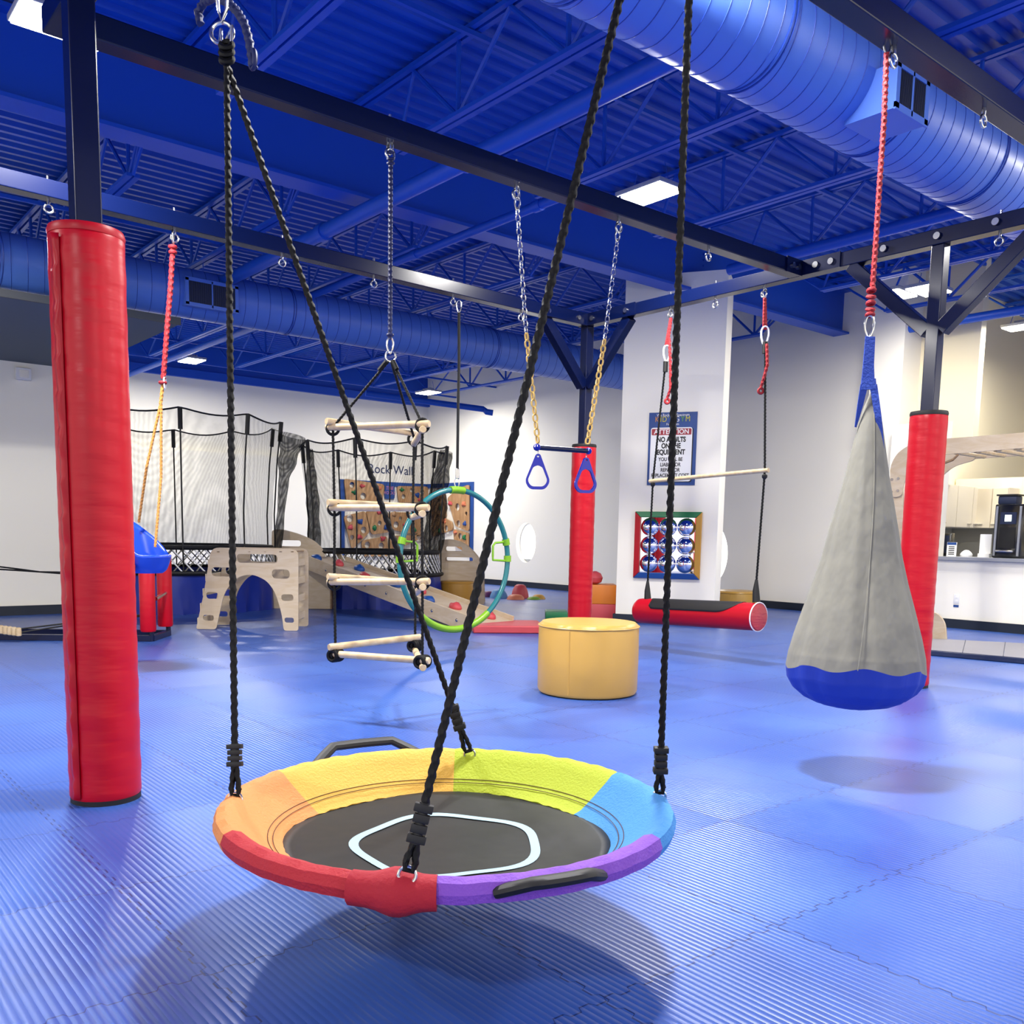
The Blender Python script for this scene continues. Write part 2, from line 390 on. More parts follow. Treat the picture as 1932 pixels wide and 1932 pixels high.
# baseboards
for n, lo, hi in (('baseboard_left', (-6, 13.06, 0), (3.54, 13.1, .12)), ('baseboard_far', (3.5, FY-.16, 0), (WX, FY-.12, .12)),
                  ('baseboard_right', (WX-.04, 7.2, 0), (WX, FY-.15, .12)), ('baseboard_kitchen', (12.41, 1.5, 0), (12.45, 6.76, .12))):
    struct(n, MB().box(lo, hi), 'base')
q = [PA+pn*.03-pr_*.03, PB+pn*.03+pr_*.03, PB-pn*.62+pr_*.03, PA-pn*.62-pr_*.03]
struct('baseboard_pilaster', MB().prism(q, (0, 0, .11)), 'base')

# ------------------------------------------------------------------ roof steel
gz0, gz1, gy = 4.246, 4.896, 7.99
def girder(name, X0, X1, label):
    t = thing(name, label, 'girder', (X0, gy, gz0), 'steel girders under the roof')
    obj('bottom_flange', MB().box((X0, gy-.13, gz0), (X1, gy+.13, gz0+.03)), 'steelblue', t, smooth=False)
    obj('web', MB().box((X0, gy-.012, gz0+.03), (X1, gy+.012, gz1-.03)), 'steelblue', t, smooth=False)
    obj('top_flange', MB().box((X0, gy-.13, gz1-.03), (X1, gy+.13, gz1)), 'steelblue', t, smooth=False)
    m2 = MB()
    for k in range(7): m2.cyl((9.75, gy-.03, gz0+.1+k*.07), (9.75, gy-.012, gz0+.1+k*.07), .014, 6)
    obj('bolt_row', m2, 'steelblue', t)
    return t
girder('roof_girder', -8, 13.1, 'long deep blue steel I-beam girder crossing above the wall pilaster')
jn = ['behind the post at the far left', 'crossing over the tall left post', 'just right of the rope ring', 'between the first and second big pipes', 'right of the blue ladder rope', 'over the left lit lamp of the middle', 'right of the middle lamp', 'above the mirror panel pilaster', 'over the pod swing rope', 'near the window wall', 'over the kitchen pier', 'over the kitchen counter', 'over the coffee machine', 'over the kitchen back wall']
JX = [-3.5, -1.88, -.28, 1.32, 2.93, 4.45, 6.04, 7.71, 9.28, 10.9, 12.5, 14.1, 15.7, 17.3]
def joist(X, Y0, Y1, label, nodes0, grp):
    t = thing('roof_joist', label, 'joist', (X, Y0, ZJB), grp)
    m = MB()
    for s in (-.035, .035): m.box((X+s-.022, Y0, ZJT-.035), (X+s+.022, Y1, ZJT))
    sep(obj('top_chord', m, 'steelblue', t, smooth=False))
    m = MB(); yb0, yb1 = Y0+.9, Y1-.9
    for s in (-.035, .035): m.box((X+s-.025, yb0, ZJB), (X+s+.025, yb1, ZJB+.03))
    sep(obj('bottom_chord', m, 'steelblue', t, smooth=False))
    m = MB(); y = nodes0; st = .62
    while y+st <= yb1+.01:
        m.cyl((X, y, ZJB+.02), (X, y, ZJT-.02), .019, 6)
        m.cyl((X, y, ZJB+.02), (X, y+st, ZJT-.03), .019, 6)
        if y-st >= Y0: m.cyl((X, y, ZJB+.02), (X, y-st, ZJT-.03), .019, 6)
        y += 2*st
    m.cyl((X, y-st, ZJT-.03), (X, yb1, ZJB+.02), .016, 6); m.cyl((X, yb1, ZJB+.02), (X, Y1-.1, ZJT-.03), .016, 6)
    m.cyl((X, max(Y0, nodes0-st), ZJT-.03), (X, yb0, ZJB+.02), .016, 6); m.cyl((X, yb0, ZJB+.02), (X, Y0+.1, ZJT-.03), .016, 6)
    obj('web_rods', m, 'steelblue', t)
    return t
for i, X in enumerate(JX):
    if X > 13: 
        joist(X, -3.5, 6.7, 'blue open web joist '+jn[i], -2.6, 'joists of the near bay'); continue
    joist(X, -7.5, 7.86, 'near bay blue open web joist '+jn[i], -6.3, 'joists of the near bay')
    joist(X, 8.12, 18.95, 'far bay blue open web joist '+jn[i], 9.15, 'joists of the far bay')
for k, (Y, z, lab) in enumerate(((5.9, ZJT-.08, 'slim blue bridging angle crossing the near joists before the girder'), (1.6, ZJT-.08, 'slim blue bridging angle crossing the near joists beside the big duct'),
                     (10.6, ZJB+.05, 'slim blue bridging angle just before the far duct'), (13.9, ZJB+.05, 'slim blue bridging angle just beyond the far duct'), (16.4, ZJB+.05, 'slim blue bridging angle close to the far wall'), (17.9, ZJB-.02, 'lowest slim blue bridging angle along the far wall'))):
    m = MB().box((-7, Y-.018, z), (WX-.02, Y+.018, z+.035)); tag(obj('bridging_bar', m, 'steelblue', smooth=False), lab, 'steel bar', 'bridging bars across the joists')
# pipes
def pipe(name, pts, r, lab, m='steelblue', couple=()):
    t = thing(name, lab, 'pipe', pts[0], 'blue pipes under the roof')
    obj('pipe_run', MB().tube(pts, r, 16), m, t)
    mc = MB()
    for c in couple:
        a, b = V(pts[0]), V(pts[-1]); d = (b-a).normalized(); p = a+d*c; mc.cyl(p-d*.05, p+d*.05, r*1.25, 16)
    if couple: sep(obj('pipe_coupling', mc, m, t))
    return t
pipe('roof_pipe', [(4.63, -6, 4.1), (4.63, 14.2, 4.1)], .072, 'thick blue roof pipe running from the big duct past the blue ladder rope', couple=(12.2, 14.6))
pipe('roof_pipe', [(5.72, 6.2, 4.1), (5.72, 12.6, 4.1)], .042, 'thinner blue roof pipe below the girder left of the trapeze chains', couple=(.4, 2.4))
pipe('roof_pipe', [(8.9, 2.0, 4.2), (8.9, 6.9, 4.2)], .06, 'blue roof pipe beside the lamp above the trapeze chains', couple=(2.0,))
pipe('roof_pipe', [(5.9, 12.9, 4.08), (5.9, 18.9, 4.08)], .05, 'grey blue pipe beyond the far duct over the left wall lamp')
pipe('roof_pipe', [(12.75, 7.05, 4.1), (12.75, 1.5, 4.1)], .06, 'blue pipe leading off right from the pier beside the right post')
pa, pb = onX(1846, 752, 17.8), onX(1960, 738, 17.8)
pipe('conduit_pipe', [(17.82, pa.y, pa.z), (17.82, pb.y, pa.z)], .04, 'horizontal blue pipe on the cream kitchen back wall')
pipe('roof_pipe', [dp(690, 742, 16.8), dp(912, 772, 17.4), dp(918, 777, 17.3), dp(930, 779, 17.3)], .055, 'blue sprinkler pipe ending on the window wall beside the far lamp')
# ducts
def duct(c, R_, X0, X1, lab, seam, extra):
    cyy, cz = c
    t = thing('air_duct', lab, 'duct', (X0, cyy, cz), 'round blue ducts')
    n = 48; pts = []
    obj('duct_tube', MB().tube([(X0, cyy, cz), (X1, cyy, cz)], R_, 56), 'duct', t)
    m = MB(); x = X0+.03; k = 0
    while x < X1:
        # spiral seam: slanted ring
        m.tube([V((x+.05*math.cos(2*math.pi*i/n), cyy+math.cos(2*math.pi*i/n)*R_, cz+math.sin(2*math.pi*i/n)*R_)) for i in range(n)], .0032, 5, closed=True)
        x += seam
    for xx in extra:
        for e in (0, .03): m.tube([V((xx+e, cyy+math.cos(2*math.pi*i/n)*(R_+.002), cz+math.sin(2*math.pi*i/n)*(R_+.002))) for i in range(n)], .006, 5, closed=True)
    o = obj('seam_rings', m, 'seam', t); o['kind'] = 'stuff'
    m = MB()
    for xx in JX:
        if X0 < xx < X1: m.cyl((xx, cyy, cz+R_-.02), (xx, cyy, ZJB), .006, 6)
    obj('hanger_rods', m, 'steelblue', t)
    return t
D1 = ((3.38, 3.926), .315); D2 = ((11.27, 3.93), .285)
duct(*D1, -2, 17.8, 'large pale blue spiral duct sweeping across the upper right', .135, (3.1, 4.4, 5.7, 7.0))
duct(*D2, -6, 13.1, 'far blue spiral duct running to the window wall behind the frame', .16, (2.2, 5.5, 8.8))
def vent(x, c, R_, wd, ht, dep, lab, zo=.2):
    cyy, cz = c; t = thing('duct_vent', lab, 'vent', (x, cyy-R_, cz), 'square vents on the ducts')
    y1 = cyy-R_-dep; z0 = cz-zo
    obj('vent_collar', MB().box((x-wd/2, y1, z0), (x+wd/2, cyy-.12, z0+ht)), 'duct', t, smooth=False)
    m = MB()
    for lo, hi in (((x-wd/2-.01, y1-.012, z0-.01), (x+wd/2+.01, y1, z0+.03)), ((x-wd/2-.01, y1-.012, z0+ht-.03), (x+wd/2+.01, y1, z0+ht+.01)),
                   ((x-wd/2-.01, y1-.012, z0), (x-wd/2+.03, y1, z0+ht)), ((x+wd/2-.03, y1-.012, z0), (x+wd/2+.01, y1, z0+ht)), ((x-.008, y1-.012, z0), (x+.008, y1, z0+ht))): m.box(lo, hi)
    obj('vent_frame', m, 'duct', t, smooth=False)
    m = MB().box((x-wd/2+.03, y1-.004, z0+.03), (x+wd/2-.03, y1+.0005, z0+ht-.03))
    for k in range(22):
        xx = x-wd/2+.035+k*(wd-.07)/21; m.box((xx-.002, y1-.008, z0+.03), (xx+.002, y1-.003, z0+ht-.03))
    obj('vent_grille', m, 'grille', t, smooth=False)
vent(5.42, *D1, .36, .25, .12, 'square vent box on the large duct behind the pod swing rope', .315)
vent(4.42, *D2, .62, .30, .05, 'shallow vent on the far duct left of the ladder rope')

# ------------------------------------------------------------------ lamps
def lamp(x, y, z, lab, pw=1, rot=False):
    hx_, hy_ = (.26, .17) if rot else (.17, .26)
    t = thing('ceiling_lamp', lab, 'lamp', (x, y, z), 'flat high bay lamps')
    obj('lamp_housing', MB().box((x-hx_, y-hy_, z+.012), (x+hx_, y+hy_, z+.05)), 'housing', t, bevel=.006)
    obj('lamp_lens', MB().box((x-hx_+.015, y-hy_+.015, z), (x+hx_-.015, y+hy_-.015, z+.012)), 'lens', t, smooth=False)
    obj('driver_box', MB().box((x-hx_*.3, y-hy_*.5, z+.05), (x+hx_*.3, y+hy_*.5, z+.1)), 'housing', t, smooth=False)
    m = MB()
    for s in (-1, 1): m.cyl((x, y+s*hy_*.8, z+.05), (x, y+s*hy_*.6, ZJB if z < 4.3 else ZDECK), .004, 5)
    sep(obj('hanging_wire', m, 'steelblue', t))
    ld = bpy.data.lights.new('lamp_light', 'AREA'); ld.shape = 'RECTANGLE'; ld.size = hx_*1.8; ld.size_y = hy_*1.8; ld.energy = LAMP_W*pw; ld.color = (1, .97, .92)
    lo = bpy.data.objects.new('lamp_light', ld); col.objects.link(lo); lo.location = (x, y, z-.012); lo.parent = t; lo.matrix_parent_inverse = gmat(t).inverted()
for (x, y, z, lab, pw, rot) in ((6.25, 5.73, 4.09, 'lit lamp glaring above the trapeze chains', 1.1, 0), (6.30, 16.56, 4.09, 'lit lamp near the far wall left of the ladder', 1.5, 0),
                    (1.64, 6.25, 4.09, 'lit lamp in the top left corner beside the tall post', 2.2, 1), (11.38, 16.57, 4.09, 'lit lamp near the far room corner behind the ladder', .9, 0),
                    (11.0, 5.6, 4.09, 'lit lamp seen behind the right post', .4, 1), (11.5, 6.28, 4.25, 'lit lamp seen left of the right post brace', .15, 1),
                    (13.75, 5.6, 4.09, 'lit lamp at the right edge over the kitchen', .6, 0), (3.3, 2.9, 4.09, 'lit lamp right above the saucer swing', 2.0, 0)): lamp(x, y, z, lab, pw, rot)
for (x, y, lab, pw) in ((1.5, 11.1, 'left of the tall pad, added to brighten walls', 1.2), (1.6, 16.5, 'over the office block, added to brighten walls', 1.2), (6.6, .2, 'to the right of the camera', .8), (9.2, 2.0, 'right of the pod swing, added to brighten walls', 1.0), (11, -2.2, 'far right of the camera', .5), (-3.2, 5.7, 'far left of the camera', 1), (-3.2, .2, 'behind the camera on the left', 1.3), (1.5, -5, 'straight behind the camera', 1.3), (6.25, -5, 'behind the camera on the right', 1.2)):  # first two and the pod swing one are added to brighten the walls
    lamp(x, y, 4.09, 'lit ceiling lamp outside the view '+lab, pw)

# ------------------------------------------------------------------ the steel swing frame
T_ = .115; Z1 = 3.465; Z0 = Z1-T_
XR, XL, YM, YB, Y3 = 7.065, 1.23, 4.74, 7.31, 2.335
def yb2(x): return YB+(x-XR)*.042
fr = thing('swing_frame', 'dark navy square steel swing frame of beams and posts spanning the gym', 'frame', (XR, YM, 0))
h = T_/2
def bm_(lo, hi, nm='beam'): return obj(nm, MB().box(lo, hi), 'navy', fr, smooth=False, bevel=.006)
bm_((XR-h, -.6, Z0), (XR+h, YB+h, Z1)); bm_((XL+h, YM-h, Z0), (XR-h, YM+h, Z1)); obj('beam', MB().beam((-4, yb2(-4), (Z0+Z1)/2), (XR-h, yb2(XR-h), (Z0+Z1)/2), T_, T_), 'navy', fr, smooth=False, bevel=.006)
bm_((XL+h, Y3-h, Z0), (XR-h, Y3+h, Z1)); bm_((XL-h, -.6, Z0), (XL+h, YM+h, Z1)); bm_((1.87-h, -.6, Z0), (1.87+h, Y3-h, Z1))
bm_((XL+h, -.6, Z0), (1.87-h, -.6+T_, Z1)); bm_((1.87+h, -.6, Z0), (XR-h, -.6+T_, Z1))
POSTS = {'C1': (1.112, 4.005), 'C2': (XR, YB), 'C3': (XR, 3.525)}
for k, (x, y) in POSTS.items(): obj('post', MB().box((x-.05, y-.05, 0), (x+.05, y+.05, Z0)), 'navy', fr, smooth=False, bevel=.006)
def brace(a, b): obj('brace', MB().beam(a, b, .1, .1), 'navy', fr, smooth=False, bevel=.005)
zb = Z0-.62
brace((XR, 3.525-.05, zb), (XR, 3.525-.72, Z0)); brace((XR, 3.525+.05, zb), (XR, 3.525+.72, Z0))
brace((XR-.05, YB, zb), (XR-.62, YB, Z0)); brace((XR, YB-.05, zb), (XR, YB-.62, Z0))
# splice plates and bolts
m = MB().box((XR-h-.012, YB-.74, Z0-.004), (XR-h, YB+h+.01, Z1+.004)).box((XR-.72, YB-h-.012, Z0-.004), (XR-h, YB-h, Z1+.004))
m.box((XR-h-.012, YM-.42, Z0-.002), (XR-h, YM-.06, Z1+.004)).box((XR-.28, YM-h-.012, Z0-.006), (XR-h, YM-h, Z1+.004))
sep(obj('splice_plate', m, 'navy', fr, smooth=False))
m = MB()
for (yy) in (YB-.62, YB-.14, 3.525-.42, 3.525, 3.525+.42, YM-.34, YM-.2): m.cyl((XR-h-.026, yy, Z1-T_/2), (XR-h-.01, yy, Z1-T_/2), .026, 12)
for xx in (XR-.62, XR-.2): m.cyl((xx, YB-h-.026, Z1-T_/2), (xx, YB-h-.01, Z1-T_/2), .024, 12)
for xx in (XR-.2, XR-.12): m.cyl((xx, YM-h-.026, Z1-T_/2), (xx, YM-h-.01, Z1-T_/2), .022, 12)
sep(obj('bolt_head', m, 'chrome', fr))
def eyebolt(x, y, along):
    ax = EX if along == 'x' else EY
    m = MB().cyl((x, y, Z0+.0), (x, y, Z0-.035), .011, 10).torus((x, y, Z0-.062), .028, .0075, ax, EZ, 20)
    obj('hook_nut', MB().cyl((x, y, Z1), (x, y, Z1+.035), .009, 8), 'chrome', fr)
    obj('eyebolt', m, 'chrome', fr)
for (x) in (2.98, 3.92, 4.86, 5.85): eyebolt(x, YM, 'x')
for (x) in (1.73, 2.6, 3.48, 4.36, 5.24, 6.1): eyebolt(x, yb2(x), 'x')
for y in (6.16, 5.62, 5.09, 3.1, 2.2): eyebolt(XR, y, 'y')
for x in (4.12, 5.03, 5.9): eyebolt(x, Y3, 'x')
eyebolt(XL, 2.87, 'y'); eyebolt(1.87, 1.61, 'y')

# ------------------------------------------------------------------ pads on the posts
def pad(k, R_, ht, lab, seamang):
    x, y = POSTS[k]; t = thing('post_pad', lab, 'pad', (x, y, 0), 'red pads wrapped on the frame posts')
    rnd = random.Random(len(lab)); ph = [rnd.uniform(0, 6.28) for _ in range(9)]
    def wob(a, z):
        return 1+.009*math.sin(z*38+ph[0]+1.6*math.sin(a*2+ph[1]))*(.5+.5*math.sin(z*3+ph[2]))+.007*math.sin(z*71+a*3+ph[3])*math.sin(a+ph[4]+z)
    n = 90; prof = [(R_*.97, .02)]+[(R_, .03+(ht-.05)*i/n) for i in range(n+1)]+[(R_*.96, ht)]
    obj('pad_cover', MB().lathe(prof, (x, y, 0), 72, wob=wob), 'red', t)
    sep(obj('foam_edge', MB().lathe([(R_*.98, 0), (R_*.98, .021)], (x, y, 0), 48).lathe([(R_*1.0, ht-.012), (R_*1.02, ht+.003), (R_*.98, ht+.02), (.07, ht+.02)], (x, y, 0), 48), 'black', t))
    if k == 'C1':
        for c_ in children(t):
            if c_.name.startswith('foam_edge') and max(v.co.z for v in c_.data.vertices) > 1: c_.data.materials[0] = M['redplain']
    c, s = math.cos(seamang), math.sin(seamang); m = MB()
    tv = V((-s, c, 0)); rv = V((c, s, 0)); pts = []
    nn = 80
    for side in (0,):
        ring = []
        for i in range(nn+1):
            z = .03+(ht-.06)*i/nn; wv = .004*math.sin(z*40)+.003*math.sin(z*93)
            ring.append((V((x, y, z))+rv*(R_+.006+wv)-tv*.022, V((x, y, z))+rv*(R_+.014+wv), V((x, y, z))+rv*(R_+.005)+tv*.022))
        vs = [[m.b.verts.new(p) for p in r] for r in ring]
        for A, B in zip(vs, vs[1:]):
            for j in (0, 1): m.b.faces.new((A[j], A[j+1], B[j+1], B[j]))
    obj('seam_flap', m, 'redplain', t, solid=.004)
    return t
a_cam = math.atan2(-4.08, -1.18)
pad('C1', .141, 2.28, 'tall glossy red pad on the nearest post at the left', a_cam-.85)
pad('C2', .132, 2.10, 'dark red pad on the corner post behind the trapeze rings', a_cam+2.4)
pad('C3', .136, 2.11, 'wrinkled red pad on the right post beside the pod swing', a_cam+2.4)
# ------------------------------------------------------------------ more helpers
def vp(u, v, P): return onp(u, v, _f, _f.dot(V(P)))          # on the upright plane through P facing the room's length
def proj(P):
    q = V(P)-EYE; z = q.dot(FW); return CX+F*q.dot(RT)/z, CY-F*q.dot(UP)/z
def zat(P, v):                                                # height on the upright line through P seen at row v
    a, b = 0., 5.
    va, vb = proj((P[0], P[1], a))[1], proj((P[0], P[1], b))[1]
    for _ in range(40):
        m = (a+b)/2
        if proj((P[0], P[1], m))[1] > v: a = m
        else: b = m
    return (a+b)/2
def plate(name, outer, holes, th, o0, right, up, m, parent=None, bev=0):
    """flat board from 2D outlines, thickness th centred on the plane"""
    cu = bpy.data.curves.new('pl', 'CURVE'); cu.dimensions = '2D'; cu.fill_mode = 'BOTH'; cu.extrude = th/2
    for ring in [outer]+list(holes):
        sp = cu.splines.new('POLY'); sp.points.add(len(ring)-1); sp.use_cyclic_u = True
        for p, q in zip(sp.points, ring): p.co = (q[0], q[1], 0, 1)
    t = bpy.data.objects.new('_p', cu); col.objects.link(t)
    dg = bpy.context.evaluated_depsgraph_get(); me = bpy.data.meshes.new_from_object(t.evaluated_get(dg)); bpy.data.objects.remove(t)
    r, u = V(right).normalized(), V(up).normalized(); n = r.cross(u); o0 = V(o0)
    for v in me.vertices: c = v.co.copy(); v.co = o0+r*c.x+u*c.y+n*c.z
    bm = bmesh.new(); bm.from_mesh(me); bmesh.ops.remove_doubles(bm, verts=bm.verts[:], dist=1e-5); mb = MB(); mb.b.free(); mb.b = bm
    return obj(name, mb, m, parent, smooth=False, bevel=bev)
def fil(pts, r, n=5):
    """round the corners of a 2D polygon"""
    out = []; N_ = len(pts)
    for i, p in enumerate(pts):
        a, b, c = V((*pts[i-1], 0)), V((*p, 0)), V((*pts[(i+1) % N_], 0)); rr = r[i] if isinstance(r, (list, tuple)) else r
        if rr <= 0: out.append((b.x, b.y)); continue
        d1 = (a-b); d2 = (c-b); k = min(rr, d1.length*.48, d2.length*.48); p1 = b+d1.normalized()*k; p2 = b+d2.normalized()*k
        for j in range(n+1):
            t = j/n; q = p1*(1-t)**2+b*2*t*(1-t)+p2*t*t; out.append((q.x, q.y))
    return out
def slot(x0, y0, x1, y1, n=8):
    if x1 < x0: x0, x1 = x1, x0
    if y1 < y0: y0, y1 = y1, y0
    r = min(x1-x0, y1-y0)/2; return fil([(x0, y0), (x1, y0), (x1, y1), (x0, y1)], r*.999, n)
def circ(x, y, r, n=14): return [(x+r*math.cos(2*math.pi*i/n), y+r*math.sin(2*math.pi*i/n)) for i in range(n)]
def rect(x0, y0, x1, y1): return [(x0, y0), (x1, y0), (x1, y1), (x0, y1)]
def carabiner(c, ht, ax, m='chrome', parent=None, wire=.006):
    c, ax = V(c), V(ax); wd = ht*.26; pts = []
    for i in range(20):
        a = 2*math.pi*i/20; k = .75+.25*math.sin(a); pts.append(c+ax*math.cos(a)*wd*k+EZ*math.sin(a)*ht/2)
    return obj('carabiner', MB().tube(pts, wire, 7, closed=True), m, parent)

# ------------------------------------------------------------------ saucer swing
SC = V((1.50, 2.07, 0)); RZ, RR = .36, .61
sw = thing('saucer_swing', 'round black mesh saucer swing with a rainbow coloured padded rim', 'swing', (SC.x, SC.y, RZ))
KS = .966
prof = [(.452, .276), (.47, .286), (.53, .318), (.585, .362), (.61, .385), (.632, .392), (.655, .384), (.664, .36), (.655, .336), (.632, .328), (.606, .336), (.592, .352), (.53, .308), (.455, .27)]
prof = [(r if r < .5 else r*KS, z) for r, z in prof]
segs = [(52, 115, 'c_yel', 'yellow cover section'), (115, 172, 'c_org', 'orange cover section'), (172, 232, 'c_red', 'red cover section'), (232, 292, 'c_pur', 'purple cover section'), (292, 352, 'c_blu', 'blue cover section'), (-8, 52, 'c_grn', 'lime green cover section')]
for a0, a1, m, lab in segs:
    mb = MB(); n = 40; rings = []
    for i in range(n+1):
        a = math.radians(a0+(a1-a0)*i/n); t = i/n
        ring = []
        for j, (r, z) in enumerate(prof):
            wv = .0018*math.sin(a*31+j*.3)+.0018*math.sin(a*53+math.sin(a*7)*2)
            ir = .455+.012*math.cos(4*(a-math.radians(47)))
            rr = r if j not in (0, 13) else r+ir-.455
            ring.append(mb.b.verts.new(SC+V((math.cos(a)*(rr+wv*.5), math.sin(a)*(rr+wv*.5), z+wv*.6))))
        rings.append(ring)
    k = len(prof)
    for A, B in zip(rings, rings[1:]):
        for j in range(k): mb.b.faces.new((A[j], A[(j+1) % k], B[(j+1) % k], B[j]))
    mb.b.faces.new(rings[0][::-1]); mb.b.faces.new(rings[-1])
    o = obj('rim_cover', mb, m, sw, label=lab)
    st = MB()
    for r, z in ((.486, .297), (.50, .305), (.514, .312)):
        st.tube([SC+V((math.cos(math.radians(a0+(a1-a0)*i/20))*r, math.sin(math.radians(a0+(a1-a0)*i/20))*r, z+.0055)) for i in range(21)], .0012, 4)
    obj('stitch_line', st, 'thread', o)
mb = MB(); prev = None; nr, na = 14, 72
ctr = mb.b.verts.new(SC+V((0, 0, .246))); rings = []
def sag(r, a): return .246+.030*(r/.47)**2+.004*math.sin(4*(a-.8))*(r/.47)*math.exp(-((r-.3)/.15)**2)
for i in range(1, nr+1):
    r = .47*i/nr; rings.append([mb.b.verts.new(SC+V((math.cos(2*math.pi*k/na)*r, math.sin(2*math.pi*k/na)*r, sag(r, 2*math.pi*k/na)))) for k in range(na)])
for k in range(na): mb.b.faces.new((ctr, rings[0][k], rings[0][(k+1) % na]))
for A, B in zip(rings, rings[1:]):
    for k in range(na): mb.b.faces.new((A[k], B[k], B[(k+1) % na], A[(k+1) % na]))
o = obj('mesh_seat', mb, 'matmesh', sw, solid=.003)
mb = MB(); A = []; B = []
for k in range(na):
    a = 2*math.pi*k/na; w_ = 1+.035*math.cos(5*a)
    A.append(mb.b.verts.new(SC+V((math.cos(a)*.245*w_, math.sin(a)*.245*w_, sag(.25, a)+.004)))); B.append(mb.b.verts.new(SC+V((math.cos(a)*.272*w_, math.sin(a)*.272*w_, sag(.27, a)+.004))))
for k in range(na): mb.b.faces.new((A[k], B[k], B[(k+1) % na], A[(k+1) % na]))
obj('painted_ring', mb, 'ringpaint', o, label='pale blue ring')
# red overlap sleeve at the front joint
mb = MB(); pts = []
for i in range(13):
    a = math.radians(-146+18*i/12); pts.append(SC+V((math.cos(a)*.615, math.sin(a)*.615, RZ-.004)))
mb.tube(pts, .045, 14, rf=lambda t: .04+.016*math.exp(-((t-.55)/.2)**2))
obj('joint_sleeve', mb, 'redfabric', sw)
def handle(a0, a1, out, rz):
    pts = []
    for i in range(17):
        t = i/16; a = math.radians(a0+(a1-a0)*t); k = min(1, 4*t, 4*(1-t)); r = RR+.02+out*k
        pts.append(SC+V((math.cos(a)*r, math.sin(a)*r, RZ+rz*k)))
    obj('grab_strap', MB().tube(pts, .021, 10, flat=.7), 'black', sw)
handle(62, 99, .045, .05); handle(-116, -92, .045, .03)
P1 = onX(428, 122, 1.22); P2 = V((1.87, 1.61, 3.19))
att = {'a': (444, 1511, 1403, 1447), 'b': (1244, 1505, 1408, 1460), 'c': (768, 1655, 1515, 1592), 'd': (886, 1425, 1330, 1377)}
for k, (u, v, v0, v1) in att.items():
    A = fl(u, v, .375 if k != 'c' else .40); top = P1 if k in 'ad' else P2; d = (top-A)
    def at_v(vv):
        lo, hi = 0., 1.
        for _ in range(30):
            m_ = (lo+hi)/2
            if proj(A+d*m_)[1] > vv: lo = m_
            else: hi = m_
        return A+d*lo
    q0, q1 = at_v(v0), at_v(v1); dn = d.normalized(); sd = dn.cross(_f).normalized()
    obj('rope', MB().rope([q1, top], .0092, .03), 'rope', sw)
    mb = MB()
    for s in (-.011, .011): mb.rope([q1+sd*s*.3, A+sd*s+dn*.03], .0075, .03)
    mb.tube([A+sd*.011+dn*.035, A+sd*.008+dn*.015, A-sd*.008+dn*.015, A-sd*.011+dn*.035], .0075, 8)
    obj('rope_loop', mb, 'rope', sw)
    mb = MB(); L = (q0-q1).length
    for i in range(4): c = q1.lerp(q0, (i+.5)/4); mb.obox(c, sd*(.021 if i % 3 == 0 else .018), dn.cross(sd)*.014, dn*L/8*.82, bev=.002)
    mb.cyl(q1, q0, .012, 10)
    obj('rope_adjuster', mb, 'black', sw)
    obj('rim_ring', MB().torus(A+V((0, 0, .004)), .019, .004, sd, dn, 20), 'chrome', sw)
# gathered rope end, ring and clip above the left pair
mb = MB()
for i in range(3): c = P1+V((0, 0, .015+i*.02)); mb.torus(c, .016, .010, _r, (_f*.6+EZ*.8).normalized(), 16)
obj('rope_knot', mb, 'rope', sw)
Rg = onX(419, 62, 1.22)
obj('steel_ring', MB().torus(Rg, .034, .0065, _r, (EZ+_f*.2).normalized(), 28), 'chrome', sw)
obj('quick_link', MB().tube([P1+V((0, 0, .04))+_r*.012, P1+V((0, 0, .11))+_r*.018, Rg-EZ*.028+_r*.008, Rg-EZ*.028-_r*.008, P1+V((0, 0, .1))-_r*.016, P1+V((0, 0, .04))-_r*.012], .0045, 7, closed=True), 'chrome', sw)
e0 = V((1.23, 2.87, Z0-.09))
c1 = (Rg+EZ*.03); mid = c1.lerp(e0, .22)
obj('carabiner', MB().tube([c1, c1.lerp(mid, .3)+_r*.014, mid+_r*.016, mid+EZ*.02, mid-_r*.02, c1.lerp(mid, .3)-_r*.012], .006, 8, closed=True), 'chrome', sw)
obj('hanger_rope', MB().rope([mid+EZ*.01, e0+V((0, 0, .0))], .011, .035), 'rope', sw)
obj('carabiner', MB().tube([V((1.87, 1.61, 3.2))+V((.016*math.cos(a), 0, .04*math.sin(a)+.04)) for a in [i*math.pi/6 for i in range(12)]], .005, 7, closed=True), 'chrome', sw)
# knotted spare rope beside it
g = lambda u, v: onX(u, v, 1.27)
sp = thing('spare_rope', 'short knotted dark blue braided rope hooked over the saucer swing ring', 'rope', g(440, 15))
obj('braided_rope', MB().rope([g(378, 45), g(374, 22), g(384, 4), g(405, -6), g(430, 4), g(448, 22), g(462, 45), g(470, 75), g(474, 100), g(478, 128)], .0125, .028), 'ropeblue', sp)
obj('rope_eye', MB().torus(g(477, 112), .024, .009, EZ, EY, 20, sy=.6), 'ropeblue', sp)

